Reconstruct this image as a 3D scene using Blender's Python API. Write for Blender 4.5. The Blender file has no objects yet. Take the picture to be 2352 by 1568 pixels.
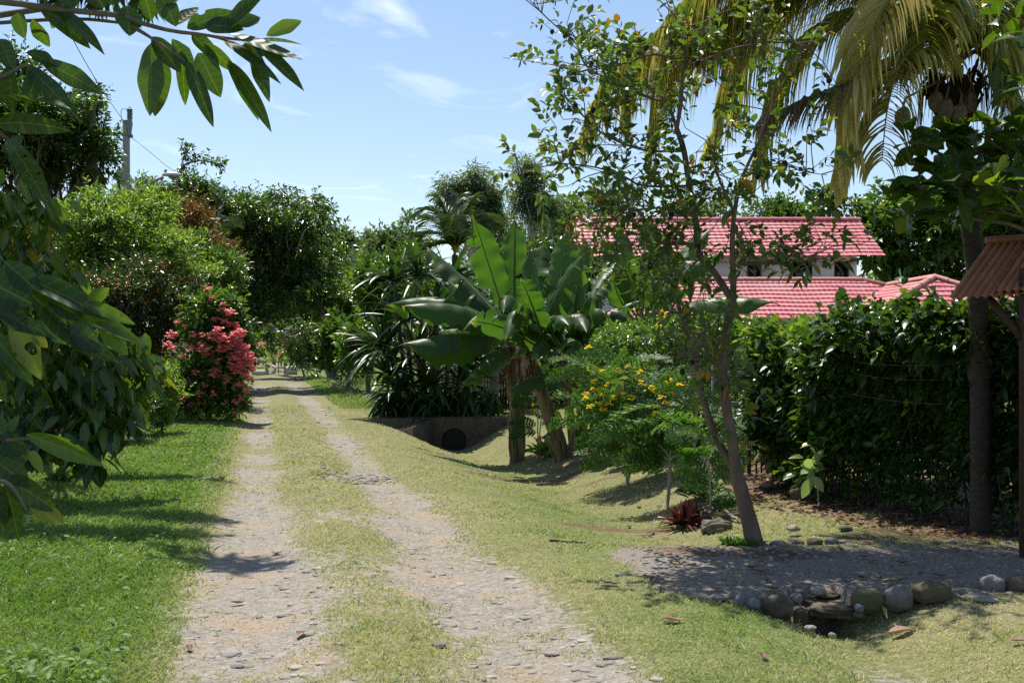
import bpy, bmesh, math, random
import numpy as np
from mathutils import Vector
rng = np.random.default_rng(11)
random.seed(5)
scene = bpy.context.scene
COL = scene.collection
UP = np.array([0., 0., 1.])
FPX, HX, HY, CAMZ = 2700.0, 1176.0, 800.0, 1.6

def P(px, py, Y):
    """point at distance Y seen at (px, py) of the 2352 px wide photograph"""
    return np.array([(px - HX) / FPX * Y, Y, CAMZ - (py - HY) / FPX * Y])
def PX(px, Y): return (px - HX) / FPX * Y
def A(*v): return np.array(v, float)
def nrm(v):
    v = np.asarray(v, float)
    return v / np.maximum(np.linalg.norm(v, axis=-1, keepdims=True), 1e-9)
def sstep(a, b, x):
    t = np.clip((np.asarray(x, float) - a) / (b - a), 0, 1)
    return t * t * (3 - 2 * t)

# ------------------------------------------------------------ smooth 2D noise
_lat = np.random.default_rng(3).random((256, 256))
def vnoise(x, y, s=1.0):
    x = np.asarray(x, float) * s + 100.3; y = np.asarray(y, float) * s + 57.7
    xi = np.floor(x).astype(int); yi = np.floor(y).astype(int)
    fx = x - xi; fy = y - yi
    fx = fx * fx * (3 - 2 * fx); fy = fy * fy * (3 - 2 * fy)
    g = lambda i, j: _lat[i % 256, j % 256]
    return (g(xi, yi) * (1 - fx) * (1 - fy) + g(xi + 1, yi) * fx * (1 - fy)
            + g(xi, yi + 1) * (1 - fx) * fy + g(xi + 1, yi + 1) * fx * fy)
def fbm(x, y, s=1.0, o=3):
    r = 0; a = .5; t = 0
    for k in range(o):
        r = r + a * vnoise(x + 13.1 * k, y - 7.7 * k, s * 2 ** k); t += a; a *= .5
    return r / t

# ------------------------------------------------------------ terrain height
def road_u(x, y): return (x - .67 + .212 * y) / 1.022
def zg(x, y):
    x = np.asarray(x, float); y = np.asarray(y, float)
    u = road_u(x, y)
    z = -.07 * np.exp(-((u + .73) / .38) ** 2) - .07 * np.exp(-((u - .73) / .4) ** 2) + .03 * np.exp(-(u / .3) ** 2)
    z = z + (fbm(x, y, .9) - .5) * .07 + (fbm(x, y, 4.) - .5) * .03
    dep = np.interp(y, [0, 5, 7.6, 10, 13, 16, 20, 24, 27, 27.08, 33, 33.6, 40, 70, 80],
                    [.10, .16, .23, .2, .28, .36, .46, .6, .76, 0, 0, .4, .5, .4, 0])
    uc = np.interp(y, [5, 7.6, 12, 20, 27, 60], [2.5, 2.95, 3.15, 3.45, 3.65, 3.6])
    wl = np.interp(y, [5, 7.6, 9, 16, 27], [.5, .55, 1.1, 1.5, 1.2]); wr = np.interp(y, [5, 7.6, 9, 27], [.5, .5, .9, .95])
    w = np.where(u < uc, wl, wr)
    ditch = dep * np.exp(-((u - uc) / w) ** 2)
    drive = sstep(7.62, 7.70, y) * (1 - sstep(9.45, 10.1, y)) * sstep(.4, .9, x)
    slot = (np.abs(x - 2.04) < .16) & (y < 7.82)
    ditch = ditch * (1 - np.where(slot, 0, drive))
    z = z * (1 - .75 * drive) - ditch + .01 * drive
    z = z - np.where(slot & (y > 7.35), .16, 0)
    # lawn banks
    z = z + .10 * sstep(4.5, 8, u) * sstep(9.5, 13, y) + .06 * sstep(-2.2, -5, u)
    z = z + 4.0 * sstep(120, 500, y) + 2.0 * sstep(60, 300, np.abs(x))
    return z
def g1(x, y): return float(zg(x, y))

# ------------------------------------------------------------ mesh builder
class MB:
    def __init__(s): s.V = []; s.F = []; s.n = 0; s.A = []; s.S = []
    def add(s, V, F, v=.5, st=None):
        V = np.asarray(V, float).reshape(-1, 3); m = len(V)
        F = np.asarray(F, int)
        s.V.append(V); s.F.append(F + s.n); s.n += m
        s.A.append(np.broadcast_to(np.asarray(v, float), (m,)).copy())
        s.S.append(np.zeros((m, 2)) if st is None else np.asarray(st, float).reshape(-1, 2))
    def build(s, name, mat, parent=None, smooth=True):
        if not s.V: return None
        V = np.concatenate(s.V); off = np.zeros(3)
        if parent is not None:
            p = parent
            while p is not None: off += np.array(p.location); p = p.parent
        V = V - off
        li = np.concatenate([f.ravel() for f in s.F]).astype(np.int32)
        tot = np.concatenate([np.full(len(f), f.shape[1], np.int32) for f in s.F])
        me = bpy.data.meshes.new(name)
        me.vertices.add(len(V)); me.vertices.foreach_set('co', V.astype(np.float32).ravel())
        me.loops.add(len(li)); me.loops.foreach_set('vertex_index', li)
        me.polygons.add(len(tot))
        me.polygons.foreach_set('loop_start', np.concatenate([[0], np.cumsum(tot)[:-1]]).astype(np.int32))
        if smooth: me.polygons.foreach_set('use_smooth', np.ones(len(tot), bool))
        a = me.attributes.new('v', 'FLOAT', 'POINT'); a.data.foreach_set('value', np.concatenate(s.A).astype(np.float32))
        b = me.attributes.new('st', 'FLOAT_VECTOR', 'POINT')
        S = np.concatenate(s.S); S = np.concatenate([S, np.zeros((len(S), 1))], 1)
        b.data.foreach_set('vector', S.astype(np.float32).ravel())
        me.update(calc_edges=True); me.validate()
        o = bpy.data.objects.new(name, me); COL.objects.link(o)
        if mat: me.materials.append(mat)
        if parent is not None: o.parent = parent
        return o
    def tube(s, pts, radii, n=7, v=.5, rough=0., caps=True):
        pts = np.asarray(pts, float); m = len(pts)
        radii = np.broadcast_to(np.asarray(radii, float), (m,))
        t = np.gradient(pts, axis=0); t = nrm(t)
        ref = A(1, 0, 0) if abs(t[0, 0]) < .8 else A(0, 1, 0)
        e1 = nrm(np.cross(t, ref)); e2 = np.cross(t, e1)
        ang = np.linspace(0, 2 * np.pi, n, endpoint=False)
        R = radii[:, None] * (1 + (rng.random((m, n)) - .5) * rough)
        V = pts[:, None] + R[..., None] * (np.cos(ang)[None, :, None] * e1[:, None] + np.sin(ang)[None, :, None] * e2[:, None])
        i, j = np.meshgrid(np.arange(m - 1), np.arange(n), indexing='ij')
        a = i * n + j; b = i * n + (j + 1) % n
        F = np.stack([a, b, b + n, a + n], -1).reshape(-1, 4)
        st = np.stack(np.meshgrid(np.linspace(0, 1, m), ang / 6.283, indexing='ij'), -1)
        s.add(V, F, v, st)
        if caps:
            for k, pt in ((0, pts[0]), (m - 1, pts[-1])):
                W = np.concatenate([V[k], pt[None]]); idx = np.arange(n)
                s.add(W, np.stack([idx, (idx + 1) % n, np.full(n, n)], -1), v)
    def box(s, c, h, rz=0., v=.5, bevel=0.0, ax=None):
        """box with centre c and half sizes h, turned about z (or with own axes)"""
        if ax is None:
            ca, sa = math.cos(rz), math.sin(rz)
            ax = np.array([[ca, sa, 0], [-sa, ca, 0], [0, 0, 1.]])
        h = np.asarray(h, float); b = min(bevel, .45 * h.min())
        if b <= 0:
            sg = np.array([[x, y, z] for x in (-1, 1) for y in (-1, 1) for z in (-1, 1)], float)
            V = (sg * h) @ ax + np.asarray(c, float)
            s.add(V, [[0, 1, 3, 2], [4, 6, 7, 5], [0, 4, 5, 1], [2, 3, 7, 6], [0, 2, 6, 4], [1, 5, 7, 3]], v); return
        V = []; idx = {}
        for x in (-1, 1):
            for y in (-1, 1):
                for z in (-1, 1):
                    for k in range(3):
                        q = np.array([x, y, z], float) * (h - b); q[k] += (x, y, z)[k] * b
                        idx[x, y, z, k] = len(V); V.append(q)
        F4 = []; F3 = []
        for k in range(3):
            o1, o2 = (k + 1) % 3, (k + 2) % 3
            for sg in (-1, 1):
                f = []
                for p, q in ((-1, -1), (1, -1), (1, 1), (-1, 1)):
                    c3 = [0, 0, 0]; c3[k] = sg; c3[o1] = p; c3[o2] = q; f.append(idx[(*c3, k)])
                F4.append(f if sg > 0 else f[::-1])
            for p in (-1, 1):
                for q in (-1, 1):
                    c0 = [0, 0, 0]; c1 = [0, 0, 0]; c0[k] = -1; c1[k] = 1; c0[o1] = c1[o1] = p; c0[o2] = c1[o2] = q
                    f = [idx[(*c0, o1)], idx[(*c1, o1)], idx[(*c1, o2)], idx[(*c0, o2)]]
                    F4.append(f if p * q < 0 else f[::-1])
        for x in (-1, 1):
            for y in (-1, 1):
                for z in (-1, 1):
                    f = [idx[x, y, z, k] for k in range(3)]
                    F3.append(f if x * y * z > 0 else f[::-1])
        V = np.array(V) @ ax + np.asarray(c, float)
        n0 = s.n; s.add(V, F4, v)
        s.F.append(np.array(F3) + n0)

# ------------------------------------------------------------ things and tags
def thing(name, label, cat, loc, group=None):
    o = bpy.data.objects.new(name, None); COL.objects.link(o)
    o.empty_display_size = .2; o.location = tuple(float(c) for c in loc)
    o['label'] = label; o['category'] = cat
    if group: o['group'] = group
    return o
def tag(o, label, cat, group=None, kind=None):
    if label: o['label'] = label
    if cat: o['category'] = cat
    if group: o['group'] = group
    if kind: o['kind'] = kind
    return o

# ------------------------------------------------------------ leaf batches
def lanc(s): return np.sin(np.pi * np.clip(s, 0, 1) ** .8) ** .8
def obov(s): return np.sin(np.pi * np.clip(s, 0, 1) ** 1.5) ** .75
def strap(s): return np.minimum(1, (1 - s) * 2.2) ** .7 * (.55 + .45 * np.minimum(1, s * 6))
def template(ns, prof, fold=.25):
    if ns == 1:
        T = np.array([[0, 0, 0], [.45, 1, fold], [1, 0, 0], [.45, -1, fold]], float)
        return T, np.array([[0, 2, 1], [0, 3, 2]])
    s = np.linspace(0, 1, ns + 1); w = prof(s); w[0] = max(w[0], .06); w[-1] = .02
    T = np.stack([np.stack([s, t * w, np.abs(t) * w * fold], -1) for t in (-1, 0, 1)], 1).reshape(-1, 3)
    F = []
    for i in range(ns):
        for j in range(2): F.append([3 * i + j, 3 * i + 3 + j, 3 * i + 4 + j, 3 * i + 1 + j])
    return T, np.array(F)
T_DIA = template(1, None, .35)
T_MID = template(3, lanc, .3)
T_FINE = template(7, lanc, .22)
T_OBO = template(5, obov, .22)
T_STRAP = template(8, strap, .35)

def leaves(mb, base, d, n, L, W, T=T_DIA, droop=.1, v=None, curl=None):
    """one leaf per row: base point, direction, rough normal, length, half width"""
    base = np.asarray(base, float); N = len(base)
    if N == 0: return
    tv, tf = T; d = nrm(d)
    y = nrm(np.cross(n, d)); z = np.cross(d, y)
    L = np.broadcast_to(np.asarray(L, float), (N,)); W = np.broadcast_to(np.asarray(W, float), (N,))
    droop = np.broadcast_to(np.asarray(droop, float), (N,))
    s, t, h = tv[:, 0], tv[:, 1], tv[:, 2]
    V = (base[:, None] + (L[:, None] * s)[..., None] * d[:, None] + (W[:, None] * t)[..., None] * y[:, None]
         + (W[:, None] * h)[..., None] * z[:, None])
    V[..., 2] -= (droop * L)[:, None] * s ** 2
    m = len(tv)
    F = (np.arange(N) * m)[:, None, None] + tf[None]
    if v is None: v = rng.random(N)
    st = np.broadcast_to(np.stack([s, t], -1), (N, m, 2))
    mb.add(V.reshape(-1, 3), F.reshape(-1, tf.shape[1]), np.repeat(np.broadcast_to(v, (N,)), m), st)

def rvec(n): return nrm(rng.normal(size=(n, 3)))
def sprigs(mb, pts, out, k=7, twig=.25, L=.12, W=.025, T=T_DIA, droop=.15, up=.35, spread=.9, v0=.5, vs=.22, flat=.45, wood=None, hang=0.):
    n = len(pts)
    if n == 0: return
    d = nrm(out * .8 + UP * up + rng.normal(size=(n, 3)) * .4)
    e1 = nrm(np.cross(d, UP + rng.normal(size=(n, 3)) * .1)); e2 = np.cross(d, e1)
    ph0 = rng.random(n) * 6.28; sv = rng.normal(size=n) * vs * .6
    tl = twig * (.6 + .8 * rng.random(n))
    for j in range(k):
        f = j / max(1, k - 1); b = pts + d * (tl * f)[:, None]
        ph = ph0 + 2.4 * j + rng.normal(size=n) * .3
        rad = e1 * np.cos(ph)[:, None] + e2 * np.sin(ph)[:, None]
        ld = nrm(d * (.35 + .5 * f) + rad * spread * (1 - .5 * f) + rng.normal(size=(n, 3)) * .15 - UP * hang)
        nz = UP + rng.normal(size=(n, 3)) * flat
        l = L * (.5 + .9 * rng.random(n)); w = W * l / L * (.8 + .4 * rng.random(n))
        leaves(mb, b, ld, nz, l, w, T, droop * (.5 + rng.random(n)), np.clip(v0 + sv + rng.normal(size=n) * vs, 0, 1))
    if wood is not None:
        for i in range(0, n):
            wood.tube([pts[i] - d[i] * tl[i] * .6, pts[i] + d[i] * tl[i]], [.006, .003], 3, caps=False)

def blob_points(lobes, n, inner=.12, under=.35):
    """points and outward directions on the broken shells of ellipsoid lobes"""
    L = np.array(lobes, float); w = (L[:, 3] * L[:, 5] + L[:, 4] * L[:, 5] + L[:, 3] * L[:, 4]); w = w / w.sum()
    k = rng.choice(len(L), n, p=w); d = rvec(n)
    flip = (d[:, 2] < 0) & (rng.random(n) > under); d[flip, 2] *= -1
    r = 1 - np.abs(rng.normal(size=n)) * .16
    r *= 1 + .12 * np.sin(d[:, 0] * 7 + k) * np.sin(d[:, 2] * 6 + k * 2)
    r = np.where(rng.random(n) < inner, rng.random(n) ** .5 * .9, r)
    p = L[k, :3] + d * L[k, 3:6] * r[:, None]
    return p, nrm(d / L[k, 3:6])
def sublobes(c, rx, ry, rz, m, f=.42):
    out = []
    for i in range(m):
        d = rvec(1)[0]; r = .75 * random.random() ** .45
        q = f * (.75 + .5 * random.random())
        out.append((c[0] + d[0] * rx * r, c[1] + d[1] * ry * r, c[2] + d[2] * rz * r, rx * q, ry * q, rz * q))
    return out
def wig(a, b, n=6, w=.06):
    a = np.asarray(a, float); b = np.asarray(b, float); t = np.linspace(0, 1, n)[:, None]
    L = np.linalg.norm(b - a)
    p = a + (b - a) * t; p[1:-1] += rng.normal(size=(n - 2, 3)) * w * L
    return p

def tree(name, label, cat, base, blobs, mat, bark, nspr, group=None, leafL=.13, leafW=.026, k=7, twig=.25, T=T_DIA, droop=.15,
         tr=.12, v0=.5, vs=.22, m=9, inner=.12, up=.35, under=.4, hang=0., limbs=True, f=.42, extra=None, flat=.45, crown_name='crown'):
    """trunk and limbs, and a crown of leafy sprigs; blobs: (px, py, Y, rx px, rz px, ry m)"""
    b = np.array([base[0], base[1], g1(base[0], base[1]) - .05])
    t = thing(name, label, cat, b, group)
    lob = []
    for (px, py, Y, rx, rz, ry) in blobs:
        s = Y / FPX; c = P(px, py, Y); mm = max(3, int(m * (rx * rz) / max(q[3] * q[4] for q in blobs) + .5))
        lob += sublobes(c, rx * s, ry, rz * s, mm, f)
    mb = MB(); p, o = blob_points(lob, nspr, inner, under)
    # stray shoots break the outline
    j = rng.random(len(p)) < .10; k2 = j.sum(); ext = (.15 + .5 * rng.random((k2, 1)) ** 2) * twig * 2.2
    p[j] += nrm(o[j] + UP * .5 + rng.normal(size=(k2, 3)) * .35) * ext
    ok = p[:, 2] > zg(p[:, 0], p[:, 1]) + .04
    sprigs(mb, p[ok], o[ok], k, twig, leafL, leafW, T, droop, up, v0=v0, vs=vs, hang=hang, flat=flat)
    mb.build(crown_name, mat, t, smooth=(T is not T_DIA))
    if limbs:
        w = MB(); top = np.mean([l[:3] for l in lob], 0)
        mid = b + (top - b) * .55; mid[:2] = b[:2] * .6 + top[:2] * .4
        tp = np.stack([b, b + (mid - b) * .5 + rng.normal(size=3) * .04, mid]); w.tube(tp, [tr * 1.25, tr, tr * .75], 8, rough=.1)
        for l in lob:
            e = np.array(l[:3]); st = mid - (mid - b) * .25 * random.random()
            q = wig(st, e, 6, .05); w.tube(q, np.linspace(tr * .55, tr * .1, 6), 5)
            for _ in range(3):
                ee = e + rvec(1)[0] * np.array(l[3:6]) * .9
                w.tube(wig(q[3], ee, 4, .06), np.linspace(tr * .16, .006, 4), 4, caps=False)
        w.build('trunk', bark, t)
    return t
# ------------------------------------------------------------ materials
class NT:
    def __init__(s, name):
        s.m = bpy.data.materials.new(name); s.m.use_nodes = True; s.t = s.m.node_tree; s.t.nodes.clear()
        s.out = s.n('ShaderNodeOutputMaterial')
    def n(s, ty, **k):
        o = s.t.nodes.new(ty)
        for a, b in k.items():
            if a.startswith('i_'):
                key = a[2:]; key = int(key) if key.isdigit() else key.replace('_', ' ')
                o.inputs[key].default_value = b
            else: setattr(o, a, b)
        return o
    def l(s, a, b): s.t.links.new(a, b)
    def ramp(s, fac, stops, interp='LINEAR'):
        r = s.n('ShaderNodeValToRGB'); r.color_ramp.interpolation = interp
        e = r.color_ramp.elements
        while len(e) < len(stops): e.new(.5)
        for x, (p, c) in zip(e, stops): x.position = p; x.color = (*c, 1) if len(c) == 3 else c
        s.l(fac, r.inputs[0]); return r.outputs[0]
    def noise(s, scale, detail=4, rough=.55, vec=None, dim='3D'):
        q = s.n('ShaderNodeTexNoise'); q.inputs['Scale'].default_value = scale; q.inputs['Detail'].default_value = detail
        q.inputs['Roughness'].default_value = rough
        if vec is not None: s.l(vec, q.inputs['Vector'])
        return q
    def mix(s, f, a, b, mode='MIX'):
        q = s.n('ShaderNodeMix', data_type='RGBA', blend_type=mode)
        for k, v in ((0, f), (6, a), (7, b)):
            if hasattr(v, 'is_output'): s.l(v, q.inputs[k])
            else: q.inputs[k].default_value = v if k == 0 else (*v, 1)
        return q.outputs[2]
    def math(s, op, a, b=0., c=None, clamp=False):
        q = s.n('ShaderNodeMath', operation=op, use_clamp=clamp)
        for k, v in enumerate((a, b, c)):
            if v is None: continue
            if hasattr(v, 'is_output'): s.l(v, q.inputs[k])
            else: q.inputs[k].default_value = v
        return q.outputs[0]
    def attr(s, name, o='Fac'):
        return s.n('ShaderNodeAttribute', attribute_name=name).outputs[o]
    def pos(s): return s.n('ShaderNodeNewGeometry').outputs['Position']
    def bump(s, h, strength=.4, dist=.02):
        b = s.n('ShaderNodeBump'); b.inputs['Strength'].default_value = strength; b.inputs['Distance'].default_value = dist
        s.l(h, b.inputs['Height']); return b.outputs[0]
    def pbsdf(s, col, rough=.6, spec=.4, normal=None, metal=0.):
        p = s.n('ShaderNodeBsdfPrincipled')
        if hasattr(col, 'is_output'): s.l(col, p.inputs['Base Color'])
        else: p.inputs['Base Color'].default_value = (*col, 1)
        if hasattr(rough, 'is_output'): s.l(rough, p.inputs['Roughness'])
        else: p.inputs['Roughness'].default_value = rough
        p.inputs['Specular IOR Level'].default_value = spec; p.inputs['Metallic'].default_value = metal
        if normal is not None: s.l(normal, p.inputs['Normal'])
        return p.outputs[0]
    def done(s, sh): s.l(sh, s.out.inputs[0]); return s.m

def leaf_mat(name, stops, trans=.35, rough=.35, spec=.5, tcol=(1.25, 1.35, .45), vein=0., noise=0., spots=False):
    m = NT(name); v = m.attr('v'); c = m.ramp(v, stops)
    if noise:
        nz = m.noise(noise, 3); c = m.mix(m.math('MULTIPLY', nz.outputs[0], .5), c, stops[0][1])
    if spots:
        sp_ = m.noise(38, 2, .5, m.pos()); c = m.mix(m.ramp(sp_.outputs[0], [(.66, (0, 0, 0)), (.72, (.8, .8, .8))]), c, (.085, .05, .018))
    nr = None
    if vein:
        st = m.n('ShaderNodeSeparateXYZ'); m.l(m.attr('st', 'Vector'), st.inputs[0])
        ab = m.math('ABSOLUTE', st.outputs[1])
        rib = m.math('LESS_THAN', ab, .05)
        c = m.mix(m.math('MULTIPLY', rib, .2), c, tuple(min(1, q * 1.5 + .03) for q in stops[-1][1]))
        w = m.math('SINE', m.math('MULTIPLY', m.math('SUBTRACT', st.outputs[0], m.math('MULTIPLY', ab, .12)), vein))
        c = m.mix(m.math('MULTIPLY', m.math('GREATER_THAN', w, .88), .13), c, tuple(min(1, q * 1.6 + .02) for q in stops[-2][1]))
        nz2 = m.noise(30, 3); nr = m.bump(m.math('ADD', m.math('MULTIPLY', w, .35), nz2.outputs[0]), .16, .004)
    b = m.pbsdf(c, rough, spec, nr)
    t = m.n('ShaderNodeBsdfTranslucent'); m.l(m.mix(1., c, tcol, 'MULTIPLY'), t.inputs[0])
    s = m.n('ShaderNodeMixShader', i_0=trans); m.l(b, s.inputs[1]); m.l(t.outputs[0], s.inputs[2])
    if spots:   # insect holes
        h_ = m.noise(19, 1, .4, m.pos()); tr_ = m.n('ShaderNodeBsdfTransparent'); s2 = m.n('ShaderNodeMixShader')
        m.l(m.math('GREATER_THAN', h_.outputs[0], .745), s2.inputs[0]); m.l(s.outputs[0], s2.inputs[1]); m.l(tr_.outputs[0], s2.inputs[2]); s = s2
    return m.done(s.outputs[0])

def bark_mat(name, c1, c2, scale=14, rough=.85, stretch=(1, 1, .25), bs=.6):
    m = NT(name); tc = m.n('ShaderNodeTexCoord'); mp = m.n('ShaderNodeMapping'); mp.inputs['Scale'].default_value = stretch
    m.l(tc.outputs['Object'], mp.inputs['Vector'])
    nz = m.noise(scale, 6, .65, mp.outputs[0]); n2 = m.noise(3, 3, .5)
    c = m.ramp(nz.outputs[0], [(.3, c1), (.7, c2)]); c = m.mix(m.math('MULTIPLY', n2.outputs[0], .5), c, tuple(q * .6 for q in c1))
    return m.done(m.pbsdf(c, rough, .2, m.bump(nz.outputs[0], bs, .02)))

def stone_mat(name, c1, c2, moss=(.09, .09, .035), mossy=.5):
    m = NT(name); g = m.n('ShaderNodeNewGeometry'); nz = m.noise(9, 6, .65, m.pos()); n2 = m.noise(45, 4, .6, m.pos())
    oi = m.n('ShaderNodeObjectInfo')
    c = m.ramp(nz.outputs[0], [(.32, c1), (.68, c2)]); c = m.mix(m.math('MULTIPLY', n2.outputs[0], .45), c, tuple(q * .45 for q in c1))
    c = m.mix(m.math('MULTIPLY', oi.outputs['Random'], .55), c, (c2[0] * .8, c2[1] * .85, c2[2] * 1.0))
    n3 = m.noise(5, 4, .6, m.pos()); c = m.mix(m.math('MULTIPLY', m.ramp(n3.outputs[0], [(.5, (0, 0, 0)), (.62, (1, 1, 1))]), mossy), c, moss)
    return m.done(m.pbsdf(c, .85, .25, m.bump(m.math('ADD', n2.outputs[0], nz.outputs[0]), .8, .012)))

def plain_mat(name, c1, c2, scale=8, rough=.7, spec=.3, bs=.2, metal=0.):
    m = NT(name); nz = m.noise(scale, 5, .6, m.pos()); n2 = m.noise(scale * .15, 3, .5, m.pos())
    c = m.ramp(nz.outputs[0], [(.3, c1), (.7, c2)]); c = m.mix(m.math('MULTIPLY', n2.outputs[0], .35), c, tuple(q * .6 for q in c1))
    return m.done(m.pbsdf(c, rough, spec, m.bump(nz.outputs[0], bs, .01), metal))

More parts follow.
